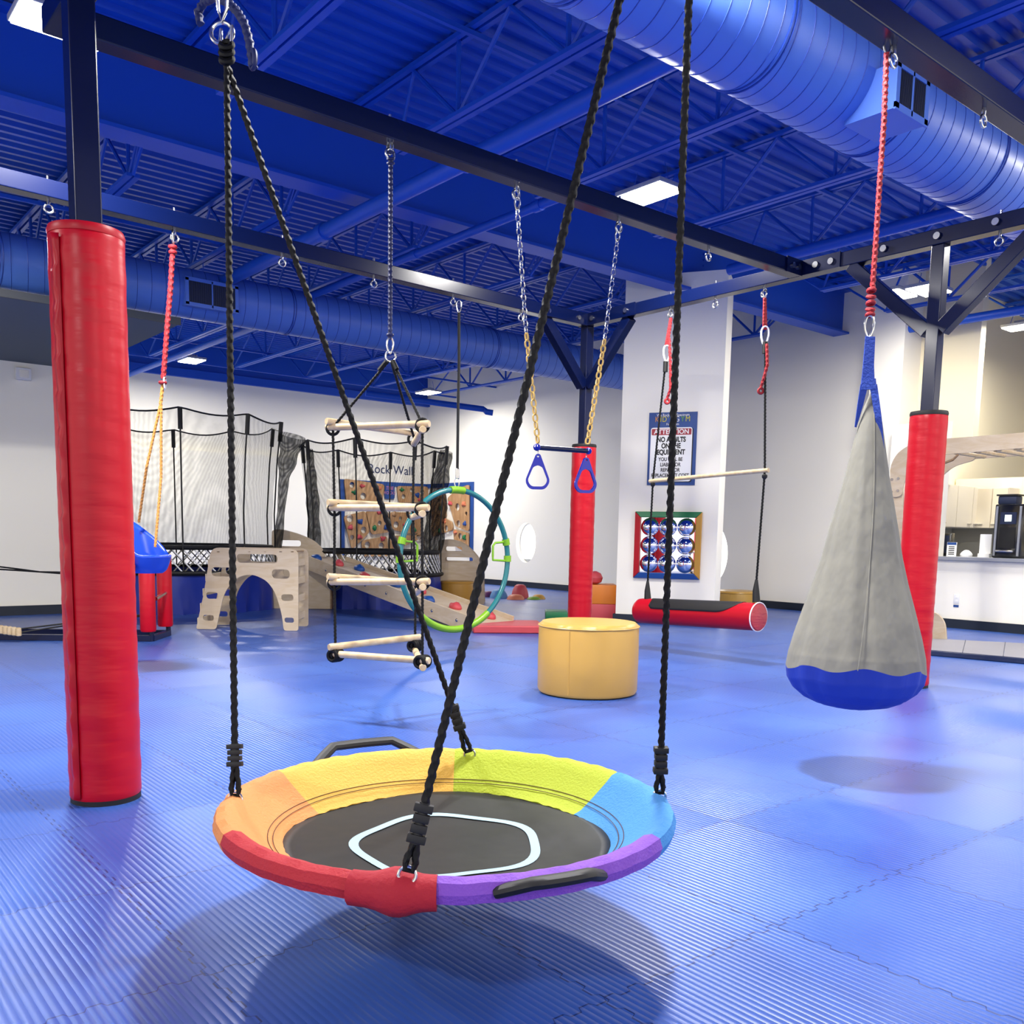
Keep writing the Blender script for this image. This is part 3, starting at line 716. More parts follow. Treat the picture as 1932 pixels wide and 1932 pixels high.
# ------------------------------------------------------------------ pod swing
pp = V((4.12, Y3, 0)); pd = thing('pod_swing', 'grey canvas pod swing with a blue bottom hanging on a red rope', 'swing', (pp.x, pp.y, .3))
K = depth((pp.x, pp.y, .8))/F
pr = [(735, 1.5), (770, 14), (800, 21), (850, 30), (900, 39), (950, 50), (1000, 61), (1050, 71), (1100, 84), (1150, 99), (1200, 113), (1235, 121), (1262, 124)]
pl = [(1262, 124), (1282, 121), (1300, 110), (1315, 92), (1326, 68), (1333, 38), (1336.5, 12)]
def foldw(a, z):
    zz = (z-.55)/1.5; amp = .03*max(0, 1-abs(z-.55)*.9)+.004
    return 1+amp*(math.sin(a*11+1)*.5+math.sin(a*17+2+z*2)*.4)+.012*math.sin(a*3+z*2.2)
P_ = [(px*K, zat(pp, v)) for v, px in pr]; Q_ = [(px*K, zat(pp, v)) for v, px in pl]
def dens(L, k=8):
    out = []
    for (a, b), (c, d) in zip(L, L[1:]):
        for i in range(k): out.append((a+(c-a)*i/k, b+(d-b)*i/k))
    return out+[L[-1]]
zs = zat(pp, 1262)
def podmesh(L, edge):
    mb = MB(); n = 120; rings = []; L = dens(L, 6)
    for r, z in L:
        ring = []
        for k in range(n):
            a = 2*math.pi*k/n; wv = foldw(a, z); zz = z
            if abs(z-zs) < .09: zz = z+.012*math.sin(a*7)*(1-abs(z-zs)/.09)+.03*math.cos(a+2.6)*(1-abs(z-zs)/.09)
            ring.append(mb.b.verts.new((pp.x+math.cos(a)*r*wv, pp.y+math.sin(a)*r*wv, zz)))
        rings.append(ring)
    for A, B in zip(rings, rings[1:]):
        for k in range(n): mb.b.faces.new((A[k], A[(k+1) % n], B[(k+1) % n], B[k]))
    mb.b.faces.new(rings[0]); 
    if edge: mb.b.faces.new(rings[-1])
    return mb
obj('canvas_body', podmesh(P_, False), 'grey', pd); obj('blue_bottom', podmesh(Q_, True), 'bluecloth', pd)
zt = zat(pp, 637)
def strapseg(pts, wd, nm='webbing_strap'):
    mb = MB(); nrm = -_f
    for (a, wa), (b, wb) in zip(zip(pts, wd), list(zip(pts, wd))[1:]):
        a, b = V(a), V(b); t = (b-a).normalized(); s = t.cross(_f).normalized()
        vs = [mb.b.verts.new(a+s*wa/2), mb.b.verts.new(a-s*wa/2), mb.b.verts.new(b-s*wb/2), mb.b.verts.new(b+s*wb/2)]; mb.b.faces.new(vs)
    return obj(nm, mb, 'strap', pd, solid=.006, smooth=False)
fz = lambda u, v, o=0: vp(u, v, pp)-_f*o
strapseg([fz(1640, 636, .012), fz(1636, 690, .016), fz(1634, 733, .02)], [.045, .05, .065])
strapseg([fz(1634, 717, .03), fz(1634, 737, .034)], [.066, .07], 'stitched_patch')
strapseg([fz(1626, 728, .03), fz(1620, 765, .02), fz(1614, 806, .0)], [.034, .026, .008])
strapseg([fz(1643, 728, .03), fz(1649, 790, .05), fz(1655, 850, .05), fz(1661, 912, .04)], [.034, .03, .026, .012])
sm = []
for v in range(745, 1262, 18):
    z = zat(pp, v); r = [px for vv, px in pr]; 
    t = [(a, b) for a, b in zip(pr, pr[1:]) if a[0] <= v <= b[0]][0]; px = t[0][1]+(t[1][1]-t[0][1])*(v-t[0][0])/(t[1][0]-t[0][0])
    dirv = (-_f*.96-_r*(.05+.28*max(0, (v-900)/360))).normalized(); sm.append(V((pp.x, pp.y, z))+dirv*(px*K*1.03+.001))
obj('front_seam', MB().tube(sm, .0022, 6, flat=.5), 'grey', pd)
obj('rope', MB().rope([vp(1673, 100, pp), vp(1668, 230, pp), vp(1660, 340, pp), vp(1653, 450, pp), vp(1646, 545, pp)], .0115, .03), 'ropered', pd)
mb = MB()
for i, v in enumerate((548, 560, 572, 584, 594)): mb.torus(vp(1644-i*.6, v, pp), .014, .0095, _r, (_f+EZ*(.3 if i % 2 else -.3)).normalized(), 14)
obj('rope_knot', mb, 'ropered', pd)
carabiner(vp(1640, 616, pp), .1, _r, parent=pd); carabiner(vp(1675, 85, pp), .085, _r, parent=pd, wire=.0055); carabiner(vp(1677, 62, pp), .045, _f, parent=pd)

# ------------------------------------------------------------------ rope ladder
lp = V((2.98, YM, 0)); ld_ = thing('rope_ladder', 'triangular rope ladder with pale wooden rungs on a blue rope', 'ladder', (lp.x, lp.y, .4))
obj('blue_rope', MB().rope([vp(737, 300, lp), vp(736, 640, lp)], .0125, .03), 'ropeblue', ld_)
mb = MB()
for v in (288, 300, 308): mb.torus(vp(737, v, lp), .016, .008, _r, (_f+EZ*.3).normalized(), 14)
mb.torus(vp(736, 632, lp), .014, .009, _r, _f, 14)
sep(obj('rope_knot', mb, 'ropeblue', ld_))
carabiner(vp(736, 278, lp), .08, _r, parent=ld_); carabiner(vp(736, 652, lp), .09, _r, parent=ld_)
rg = vp(737, 672, lp); obj('steel_ring', MB().torus(rg, .03, .006, _r, EZ, 24), 'chrome', ld_)
dL, dR, dB = 5.5, 5.28, 5.9
lev = [((628, 806), (797, 800), (781, 826)), ((631, 958), (796, 958), (779, 965)), ((631, 1098), (797, 1097), (784, 1108)), ((633, 1234), (797, 1246), (783, 1216))]
prevs = None; Ls = []
for i, (a, b, c) in enumerate(lev):
    L_, R_, B_ = dp(*a, dL), dp(*b, dR), dp(*c, dB); Ls.append((L_, R_, B_))
    def ext(p, q, e=.045): d = (q-p).normalized(); return p-d*e, q+d*e
    for (p, q, dz) in ((L_, R_, .0), (L_, B_, .03 if i < 3 else .045), (R_, B_, -.036)):
        p2, q2 = ext(p+EZ*dz, q+EZ*dz); obj('rung', MB().tube([p2, p2.lerp(q2, .01), p2.lerp(q2, .99), q2], .021, 14, rf=lambda t: .021 if .2 < t < .8 else .0185), 'wood', ld_)
    mb = MB()
    for p in (L_, R_, B_):
        for dz in (-.03, -.01, .01, .03) if i == 3 else (0,): mb.torus(p-EZ*.008+_r*dz*.5+_f*dz*.6, .036 if i < 3 else .03, .009 if i < 3 else .012, EZ, (_r if i < 3 else (_r+_f*.5*(1 if dz > 0 else -1)).normalized()), 18)
    sep(obj('rope_wrap', mb, 'rope', ld_))
for j in range(3):
    pts = [rg-EZ*.028+(_r*(-.012, .012, .004)[j])]+[Ls[i][j]+EZ*.0 for i in range(4)]
    obj('side_rope', MB().rope(pts, .0078, .022), 'rope', ld_)
mb = MB()
for j, s in ((0, -.02), (1, .02), (2, .008)):
    q = Ls[0][j]; a_ = rg.lerp(q, .07); b_ = rg.lerp(q, .2); mb.cyl(a_, b_, .014, 8)
obj('rope_splice', mb, 'rope', ld_)

# ------------------------------------------------------------------ trapeze bar with rings
tr = thing('trapeze_rings', 'blue trapeze bar with two triangular hand rings on chains', 'trapeze', (4.4, YM, 1.6))
def chain(name, a, b, m, parent, ll=.05, wire=.0046):
    a, b = V(a), V(b); d = b-a; n = max(2, int(d.length/(ll*.78))); t = d.normalized(); s = t.cross(_f).normalized(); f2 = t.cross(s); mb = MB()
    for i in range(n):
        c = a+d*(i+.5)/n; ax = s if i % 2 else (f2*.8+s*.6).normalized(); pts = []
        for k in range(12):
            an = 2*math.pi*k/12; pts.append(c+t*(ll/2-wire)*math.copysign(abs(math.sin(an))**.7, math.sin(an))+ax*ll*.24*math.copysign(abs(math.cos(an))**.7, math.cos(an)))
        mb.tube(pts, wire, 5, closed=True)
    return obj(name, mb, m, parent)
yy = YM
A0, A1, A2 = onY(976, 392, yy), onY(993, 628, yy), onY(1015, 836, yy)
B0, B1, B2 = onY(1165, 452, yy), onY(1141, 640, yy), onY(1108, 838, yy)
chain('silver_chain', A0, A1, 'chrome', tr); chain('coated_chain', A1, A2, 'chainy', tr, .058, .0068)
chain('silver_chain', B0, B1, 'chrome', tr); chain('coated_chain', B1, B2, 'chainy', tr, .058, .0068)
carabiner(onY(975, 362, yy), .075, _r, parent=tr); carabiner(onY(976, 384, yy), .08, _r, parent=tr); carabiner(onY(1167, 428, yy), .08, _r, parent=tr); carabiner(onY(1165, 446, yy), .07, _r, parent=tr)
b0, b1 = onY(1013, 844, yy), onY(1110, 851, yy)
obj('trapeze_bar', MB().tube([b0, b1], .0175, 16), 'navy', tr)
for c in (b0, b1): obj('bar_end', MB().lathe([(.006, -.024), (.02, -.016), (.026, 0), (.02, .016), (.006, .024)], c, 20), 'ringblue', tr)
for (u, v, sc, yaw) in ((1014.5, 889, 1, 0), (1105, 896, 1, .35)):
    k = depth(onY(u, v, yy))/F; rx = (_r*math.cos(yaw)+_f*math.sin(yaw)); c = onY(u, v, yy)
    tri = [(-7*k, 27*k), (7*k, 27*k), (24*k, -19*k), (15*k, -34*k), (-15*k, -34*k), (-24*k, -19*k)]
    inn = [(-8.5*k, 8*k), (0, 11*k), (8.5*k, 8*k), (19*k, -17.5*k), (12*k, -28.5*k), (-12*k, -28.5*k), (-19*k, -17.5*k)]
    o = plate('hand_ring', fil([(-4*k, 32*k), (4*k, 32*k)]+tri[2:], [4*k, 4*k, 8*k, 8*k, 8*k, 8*k]), [fil(inn, [5*k, 2*k, 5*k, 6*k, 6*k, 6*k, 6*k]), circ(0, 27.5*k, 2*k, 8)], .02, c, rx, EZ, 'ringblue', tr, bev=.005)
    carabiner(c+EZ*33*k, .035, _f, parent=tr, wire=.003)

# ------------------------------------------------------------------ sensory hoop
hp = V((5.24, yb2(5.24), 0)); ho = thing('hoop_swing', 'large teal hoop swing with lime green clamps hanging on a black strap', 'swing', (hp.x, hp.y, .4))
hc = vp(861, 1057, hp); kk = depth(hc)/F; HR = 131*kk; hx = (_r*.735+_f*.678).normalized()
obj('hoop_tube', MB().torus(hc, HR, .026, hx, EZ, 96, 14), 'teal', ho)
def hseg(a0, a1, r, nm): return obj(nm, MB().tube(arc(hc, HR, a0, a1, hx, EZ, 24), r, 14), 'lime', ho)
hseg(-129, -52, .034, 'foot_grip'); hseg(83, 97, .036, 'top_sleeve')
for s in (1, -1):
    for a in ((15.5, 1.0) if s > 0 else (164.5, 179)): hseg(a-2.6, a+2.6, .037, 'clamp')
    ip = [hc+hx*s*(HR*math.cos(math.radians(15.5))-.02)+EZ*HR*math.sin(math.radians(15.5))]
    x1 = hc+hx*s*(HR-.2)
    obj('grab_handle', MB().tube([ip[0], x1+EZ*.17+hx*s*.03, x1+EZ*.14, x1+EZ*.04, x1+EZ*.0, hc+hx*s*(HR-.03)-EZ*.01], .011, 8), 'lime', ho)
obj('hanging_strap', MB().tube([vp(866, 590, hp), vp(866, 690, hp), vp(864.5, 760, hp), vp(863, 885, hp)], .022, 8, flat=.35), 'black', ho)
carabiner(vp(866, 578, hp), .11, _r, parent=ho); carabiner(vp(862, 912, hp), .11, _r, parent=ho)
obj('strap_buckle', MB().obox(vp(863, 893, hp), _r*.02, _f*.012, EZ*.05), 'chrome', ho, bevel=.004)

# ------------------------------------------------------------------ bolster swing
bs = thing('bolster_swing', 'red vinyl bolster swing with a black top patch hanging from two black ropes', 'swing', (XR, 5.6, .55))
xx = XR; e0 = onX(1206, 1152, xx); e1 = onX(1431, 1164, xx); ax = (e1-e0).normalized(); s_ = ax.cross(EZ).normalized(); R_ = .128
obj('bolster_body', MB().tube([e0-ax*.0, e0+ax*.02, e0+ax*.05, e1-ax*.03, e1], R_, 40, rf=lambda t: R_*(.86 if t == 0 else .97 if t < .3 else 1)), 'redplain', bs)
obj('end_cap', MB().tube([e1-ax*.002, e1+ax*.012, e1+ax*.022], R_, 40, rf=lambda t: R_*(.99, .93, .6)[int(t*2+.1)]), 'pink', bs)
obj('white_piping', MB().torus(e1, R_+.003, .006, s_, EZ, 40, 6), 'white', bs)
mb = MB(); L = (e1-e0).length; n = 30; rows = []
for i in range(n+1):
    t = i/n; c = e0.lerp(e1, .13+.76*t); a1_ = math.radians(8 if t < .12 else 8); fw = 1 if .08 < t < .8 else (math.sqrt(max(0, 1-((.08-t)/.08)**2)) if t <= .08 else math.sqrt(max(.02, 1-((t-.8)/.2)**1.6)))
    row = []
    for j in range(17):
        a = math.radians(90+(-75+150*j/16)*max(.12, fw)); row.append(mb.b.verts.new(c+(s_*math.cos(a)+EZ*math.sin(a))*(R_+.003)))
    rows.append(row)
for A, B in zip(rows, rows[1:]):
    for j in range(16): mb.b.faces.new((A[j], A[j+1], B[j+1], B[j]))
obj('top_patch', mb, 'navyvinyl' if False else 'black', bs, solid=.004)
w0, w1 = onX(1226, 908, xx), onX(1450, 887, xx)
obj('spreader_bar', MB().tube([w0, w1], .02, 16), 'wood', bs)
for top, red0, bk0, bar, cone, endp, tail, hook in (
    ((1266, 600), (1258, 652), (1256, 682), (1232, 906), (1222, 1100), (1222, 1130), [(1262, 640), (1264, 690), (1264, 735), (1258, 752)], (1265, 590)),
    ((1443, 562), (1443, 622), (1444, 645), (1443, 890), (1427, 1098), (1427, 1136), [(1445, 650), (1446, 690), (1440, 712), (1434, 732)], (1443, 553))):
    X_ = lambda p: onX(p[0], p[1], xx)
    obj('black_rope', MB().rope([X_(bk0), X_(bar), X_(cone)], .0095, .03), 'rope', bs)
    obj('rope_sleeve', MB().cyl(X_(bk0)+EZ*.0, X_(bk0)-EZ*.1, .024, 10), 'black', bs)
    obj('rope_cone', MB().tube([X_(cone)+EZ*.02, X_(cone)-EZ*.08, X_(endp)], .03, 12, rf=lambda t: (.013, .03, .036)[int(t*2+.1)]), 'black', bs)
    mb = MB()
    for o_ in (-.012, .0, .012): mb.rope([X_(top)+_r*o_*.5, X_(red0)+_r*o_], .0095, .03)
    obj('red_lanyard', mb, 'ropered', bs)
    mb = MB(); tp = [X_(p) for p in tail]; mb.rope([p-_f*.03 for p in tp], .013, .04); mb.torus(tp[-1]-EZ*.03-_f*.03, .022, .012, _r, EZ, 14)
    obj('lanyard_tail', mb, 'ropered', bs)
    carabiner(X_((hook[0], hook[1])), .08, _r, parent=bs); carabiner(X_((red0[0], (red0[1]+bk0[1])/2)), .16, _r, m='white', parent=bs, wire=.009)
    obj('bar_knot', MB().lathe([(.008, -.05), (.024, -.03), (.024, -.01), (.01, .0)], X_(bar)-EZ*.02, 12), 'black', bs)

# ------------------------------------------------------------------ toddler bucket swing
tp_ = V((2.6, yb2(2.6), 0)); ts = thing('toddler_swing', 'blue plastic toddler swing seat with a red bar on orange ropes', 'swing', (tp_.x, tp_.y, .8))
g = lambda u, v, o=0: vp(u, v, tp_)+_f*o
carabiner(g(327, 447), .1, _f, parent=ts)
obj('red_rope', MB().rope([g(326, 466), g(322, 540), g(316, 610), g(308, 715)], .018, .045), 'ropered', ts)
sep(obj('rope_knot', MB().torus(g(326, 466), .02, .014, _r, _f, 14).torus(g(326, 476), .018, .014, _r, _f, 14).torus(g(307, 722), .018, .014, _r, _f, 14), 'ropered', ts))
carabiner(g(311, 722), .09, _f, m='white', parent=ts)
obj('orange_rope', MB().rope([g(307, 726), g(303, 762)], .012, .035), 'ropeorange', ts)
obj('orange_rope', MB().rope([g(303, 762), g(277, 880), g(250, 985, .12)], .0095, .03), 'ropeorange', ts)
obj('orange_rope', MB().rope([g(304, 762), g(304, 900), g(302, 1032, -.1)], .0095, .03), 'ropeorange', ts)
cc = g(276, 1049); fd = (_r*.93-_f*.36).normalized(); sd = fd.cross(EZ).normalized()
mb = MB(); n = 32; rings = []
def bk(a):
    c_ = -math.cos(a); return .0+.30*max(0, (c_+.45)/1.45)**1.25
for lv in range(8):
    t = lv/7; ring = []
    for k in range(n):
        a = 2*math.pi*k/n; r = .115+.06*math.sqrt(t); back = max(0, -math.cos(a))*bk(a)*.35*t
        ring.append(mb.b.verts.new(cc+fd*(math.cos(a)*r-back)+sd*math.sin(a)*r+EZ*(-.12+t*(.13+bk(a)))))
    rings.append(ring)
for A, B in zip(rings, rings[1:]):
    for k in range(n): mb.b.faces.new((A[k], A[(k+1) % n], B[(k+1) % n], B[k]))
mb.b.faces.new(rings[0][::-1]); obj('bucket_seat', mb, 'blueplastic', ts, solid=.022)
obj('safety_bar', MB().tube([g(244, 1020, -.2), g(256, 1014, -.22), g(268, 1018, -.22), g(262, 1030, -.22), g(256, 1040, -.22), g(262, 1060, -.22), g(270, 1070, -.2)], .018, 10), 'redplain', ts)
obj('bar_foot', MB().obox(g(265, 1070, -.19), _r*.035, _f*.02, EZ*.028, bev=.012), 'redplain', ts)

# ------------------------------------------------------------------ trampolines
def tramp(name, u, d, R_, ztop, zmat, lab, poles, folds=()):
    c = dp(u, 1100, d); c.z = 0
    t = thing('trampoline', lab, 'trampoline', c, 'netted trampolines by the far wall')
    n = 96; npole = poles
    def ring(r, z, dip=0, ph=0):
        return [c+V((math.cos(2*math.pi*k/n)*r, math.sin(2*math.pi*k/n)*r, z-dip*abs(math.sin(npole*(math.pi*k/n)+ph)))) for k in range(n)]
    mb = MB(); A = ring(R_, zmat+.02); B = ring(R_*1.03, (zmat+ztop)/2); C = ring(R_*1.13, ztop, .07)
    rows = [[mb.b.verts.new(p) for p in q] for q in (A, B, C)]
    for P, Q in zip(rows, rows[1:]):
        for k in range(n): mb.b.faces.new((P[k], P[(k+1) % n], Q[(k+1) % n], Q[k]))
    obj('safety_net', mb, 'net', t)
    obj('net_top_cord', MB().tube(ring(R_*1.13, ztop, .07), .012, 6, closed=True), 'black', t)
    obj('net_bottom_band', MB().tube(ring(R_, zmat+.02), .035, 6, closed=True), 'black', t)
    obj('jump_mat', MB().lathe([(R_*.93, zmat), (R_*.93, zmat+.01)], c, 64), 'matmesh', t)
    obj('frame_ring', MB().tube(ring(R_*1.06, zmat-.32), .032, 8, closed=True), 'black', t)
    mb = MB(); m2 = MB(); q = 60
    for k in range(q):
        a = 2*math.pi*k/q; b = 2*math.pi*(k+1.9)/q; e = 2*math.pi*(k-1.9)/q
        p = c+V((math.cos(a)*R_, math.sin(a)*R_, zmat))
        mb.cyl(p, c+V((math.cos(b)*R_*1.06, math.sin(b)*R_*1.06, zmat-.3)), .010, 5)
        m2.cyl(p, c+V((math.cos(e)*R_*1.045, math.sin(e)*R_*1.045, zmat-.3)), .009, 5)
    o = obj('white_rod_springs', mb, 'white', t); o['kind'] = 'stuff'; o = obj('dark_rod_springs', m2, 'grey', t); o['kind'] = 'stuff'
    mb = MB(); rows = []
    for z, w in ((zmat-.34, 0), (zmat-.45, .5), (zmat*.3, 1), (.0, 1.3)):
        rows.append([mb.b.verts.new(c+V((math.cos(2*math.pi*k/n)*(R_*1.04+.025*w*math.sin(k*1.9)+.03*w*math.sin(k*.7)), math.sin(2*math.pi*k/n)*(R_*1.04+.025*w*math.sin(k*1.9)+.03*w*math.sin(k*.7)), z))) for k in range(n)])
    for P, Q in zip(rows, rows[1:]):
        for k in range(n): mb.b.faces.new((P[k], P[(k+1) % n], Q[(k+1) % n], Q[k]))
    obj('skirt', mb, 'skirt', t)
    for i in range(npole):
        a = 2*math.pi*i/npole+math.pi/2*0; e = V((math.cos(a), math.sin(a), 0))
        pts = [c+e*(R_*1.06)+EZ*(zmat-.32), c+e*(R_*1.05)+EZ*(zmat+.5), c+e*(R_*1.09)+EZ*(ztop-.55), c+e*(R_*1.14)+EZ*ztop]
        sm_ = [pts[0].lerp(pts[1], k/4) for k in range(4)]+[pts[1].lerp(pts[2], k/4) for k in range(4)]+[pts[2].lerp(pts[3], k/4) for k in range(5)]
        obj('bowed_pole', MB().tube(sm_, .011, 6), 'black', t)
        obj('pole_sleeve', MB().cyl(c+e*(R_*1.14)+EZ*ztop, c+e*(R_*1.12)+EZ*(ztop-.28), .03, 6), 'black', t)
    for (uu, dd, w0, w1) in folds:
        pts = [dp(uu[0], uu[1], dd), dp(uu[2], uu[3], dd), dp(uu[4], uu[5], dd)]; L_ = [pts[0].lerp(pts[1], i/8) for i in range(8)]+[pts[1].lerp(pts[2], i/8) for i in range(9)]
        obj('gathered_net', MB().tube(L_, w0, 14, caps=False, rf=lambda t: (w0+(w1-w0)*min(1, t*1.6))*(1+.12*math.sin(t*23))), 'netdark', t)
    return t
tramp('a', 340, 13.5, 1.31, 2.70, .87, 'larger left trampoline with black net and blue skirt', 10, [((552, 822, 536, 900, 524, 1034), 13.2, .19, .06)])
tramp('b', 706, 14.6, 1.01, 2.48, .82, 'smaller right trampoline with black net in front of the rock wall', 8, [((842, 852, 826, 930, 816, 1040), 14.6, .1, .16), ((584, 848, 589, 920, 594, 1036), 14.4, .05, .1)])

# ------------------------------------------------------------------ rock wall on both sides of the room corner
rw = thing('rock_wall_frame', 'blue painted frame strips round the rock wall in the corner', 'frame', (12, FY-.05, 1.5))
q0, q1 = onY(641, 899, FY), onY(812, 914, FY); ztp = q1.z; yR = onX(895, 911, WX).y
obj('frame_strip', MB().box((q0.x, FY-.03, ztp-.1), (WX-.03, FY-.002, ztp)), 'trimblue', rw, smooth=False)
obj('frame_strip', MB().box((q0.x, FY-.03, .35), (q0.x+.11, FY-.002, ztp-.1)), 'trimblue', rw, smooth=False)
obj('frame_strip', MB().box((WX-.03, yR, ztp-.1), (WX-.002, FY-.03, ztp)), 'trimblue', rw, smooth=False)
obj('frame_strip', MB().box((WX-.03, yR, .35), (WX-.002, yR+.11, ztp-.1)), 'trimblue', rw, smooth=False)
text('lettering', 'Rock Wall', .3, onY(737, 887, FY)-EY*.01, EX, EZ, 'txtblue', None)
_t = bpy.data.objects['lettering']; _t.name = 'wall_lettering'; tag(_t, 'dark blue lettering reading Rock Wall above the climbing boards', 'sign')
def board(px, plane, lab, holds, holes, rad=.08):
    """px: outline in image order, placed on the far wall (Y) or the window wall (X)"""
    on = (lambda u, v: onY(u, v, FY-.03)) if plane == 'Y' else (lambda u, v: onX(u, v, WX-.03))
    right = EX if plane == 'Y' else -EY
    n = right.cross(EZ); c = on(*px[0]); P = [((on(*p)-c).dot(right), (on(*p)-c).z) for p in px]
    t = thing('climbing_board', lab, 'climbing board', c, 'climbing boards of the rock wall')
    hs = []
    for (u, v, r) in holes: q = on(u, v)-c; hs.append(circ(q.dot(right), q.z, r))
    plate('board', fil(P[::-1] if True else P, rad), hs, .04, c+n*.02, right, EZ, 'rock', t, bev=0)
    for (u, v, m) in holds:
        q = on(u, v); mb = MB(); tmp = bmesh.ops.create_icosphere(mb.b, subdivisions=2, radius=1)
        for ve in tmp['verts']:
            k = 1+.25*math.sin(ve.co.x*5+u)+.2*math.cos(ve.co.z*4+v); ve.co = q+n*(.045+ve.co.y*.04)+right*ve.co.x*.07*k+EZ*ve.co.z*.055*k
        obj('hold', mb, m, t)
bd = [([(648, 903), (724, 914), (720, 950), (653, 950)], 'Y', 'top left brown climbing board of the rock wall with a green hold', [(667, 929, 'green'), (681, 917, 'stred'), (713, 921, 'storg')], [(663, 915, .07), (684, 936, .08)]),
      ([(748, 917), (806, 918), (806, 948), (751, 948)], 'Y', 'top right brown climbing board right of the small blue sign', [(756, 924, 'green'), (786, 934, 'trimblue'), (792, 943, 'stred')], [(775, 925, .05), (760, 937, .06), (795, 929, .07)]),
      ([(647, 974), (688, 964), (696, 1004), (663, 1037)], 'Y', 'tapering lower left climbing board with blue and red holds', [(678, 984, 'trimblue'), (660, 995, 'stred'), (676, 1013, 'stred')], [(659, 978, .09), (685, 1000, .08), (663, 1014, .06)]),
      ([(689, 964), (732, 966), (734, 1004), (700, 1009)], 'Y', 'middle climbing board with a green and a blue hold', [(705, 996, 'green'), (727, 995, 'trimblue'), (713, 967, 'stred')], [(715, 987, .06)]),
      ([(735, 966), (797, 968), (797, 1006), (772, 1007), (738, 999)], 'Y', 'wide middle right climbing board with an orange red hold', [(762, 991, 'stred'), (742, 970, 'rock'), (780, 1000, 'green')], [(773, 976, .08), (746, 990, .08), (754, 978, .05)]),
      ([(681, 1020), (729, 1011), (731, 1050), (684, 1050)], 'Y', 'rounded bottom left climbing board above the trampoline edge', [(720, 1016, 'stred'), (719, 1041, 'stred')], [(692, 1028, .08), (718, 1030, .08)]),
      ([(733, 1011), (799, 1009), (799, 1050), (732, 1050)], 'Y', 'bottom right climbing board behind the trampoline net', [(757, 1022, 'stred'), (750, 1040, 'green')], [(789, 1012, .08)]),
      ([(815, 935), (840, 930), (843, 975), (817, 988)], 'X', 'narrow climbing board just right of the room corner', [(835, 959, 'green')], [(830, 945, .06)]),
      ([(846, 940), (866, 922), (887, 914), (887, 1003), (862, 993)], 'X', 'tall right climbing board with an orange heart shaped hold', [(878, 951, 'storg'), (852, 950, 'stred'), (880, 988, 'trimblue')], [(865, 957, .09), (867, 988, .08), (882, 969, .05)]),
      ([(815, 985), (840, 977), (855, 985), (856, 1000), (817, 1013)], 'X', 'rounded climbing board with orange and green holds right of the corner', [(841, 983, 'storg'), (832, 1002, 'green')], [(833, 987, .05), (844, 997, .08)]),
      ([(857, 998), (886, 1006), (886, 1045), (860, 1030)], 'X', 'lower right climbing board above the plywood quarter panel', [(862, 1005, 'storg'), (879, 1014, 'green')], [(870, 1012, .08)])]
for b in bd: board(*b)
sg = thing('rules_sign', 'tiny blue rounded sign with pink letters among the climbing boards', 'sign', onY(735, 926, FY-.02))
c = onY(735, 927, FY-.03); plate('sign_board', fil(rect(-.14, -.18, .14, .18), .05), [], .02, c, EX, EZ, 'trimblue', sg)
text('sign_text', 'THE', .12, c+EZ*.07-EY*.011, EX, EZ, 'txtpink', sg); text('sign_text', 'ROCKS', .1, c-EZ*.04-EY*.011, EX, EZ, 'txtpink', sg)

# ------------------------------------------------------------------ plywood climbing arch
def pxplate(name, outer, holes, P, th, m, parent, dz=0, rad=0, bev=0, own=False):
    if own: P = V(P)+_f*dz; dz = 0
    c = vp(*outer[0], P)+_f*dz; c.z = max(c.z, .003); f = lambda p: ((vp(p[0], p[1], P)-vp(*outer[0], P)).dot(_r), max((vp(p[0], p[1], P)).z, .003)-c.z)
    return plate(name, fil([f(p) for p in outer], rad), holes(f) if holes else [], th, c, _r, EZ, m, parent, bev)
AP = fl(480, 1189); ar = thing('climbing_arch', 'birch plywood climbing arch with oval hand holes standing left of the rope ladder', 'climbing arch', (AP.x, AP.y, 0))
out_ = [(370.5, 1187), (385, 1120), (399, 1033), (563, 1036), (563, 1120), (563, 1191), (536, 1191), (532, 1157), (520, 1118), (504, 1095), (474, 1082), (445, 1090), (423, 1118), (408, 1187)]
def holes1(f):
    H_ = []
    for (x0, y0, x1, y1) in ((447, 1045, 524, 1063), (399, 1070, 439, 1088), (513, 1074, 547, 1092), (389, 1117, 412, 1130), (531, 1121, 554, 1134), (383, 1160, 404, 1171), (537, 1165, 555, 1175)):
        a, b = f((x0, y0)), f((x1, y1)); H_.append(slot(a[0], a[1], b[0], b[1]))
    return H_
rad_ = [.03, .01, .09, .09, .01, .03, .03, .1, .12, .12, .12, .12, .12, .03]
pxplate('side_panel', out_, holes1, AP, .024, 'ply', ar, 0, rad_)
pxplate('side_panel', out_, holes1, AP, .024, 'ply', ar, .52, rad_)
W = lambda u, v, dz: vp(u, v, AP)+_f*dz
mb = MB()
for u in (412, 440, 470, 500, 530, 552): 
    a, b = W(u, 1041, -.012), W(u, 1041, .53); mb2 = MB().beam(a, b, .03, .012); obj('top_slat', mb2, 'plyedge', ar, smooth=False)
for s, (u0, v0, u1, v1) in enumerate(((556, 1062, 556, 1165),)):
    for k in range(4): 
        t = k/3; a = W(u0+(u1-u0)*t, v0+(v1-v0)*t, -.013); obj('side_slat', MB().beam(a, a+_f*.54, .012, .08), 'ply', ar, smooth=False)
for k in range(5):
    t = k/4; a = W(394-20*t, 1062+110*t, -.013); obj('side_slat', MB().beam(a, a+_f*.54, .012, .08), 'ply', ar, smooth=False)

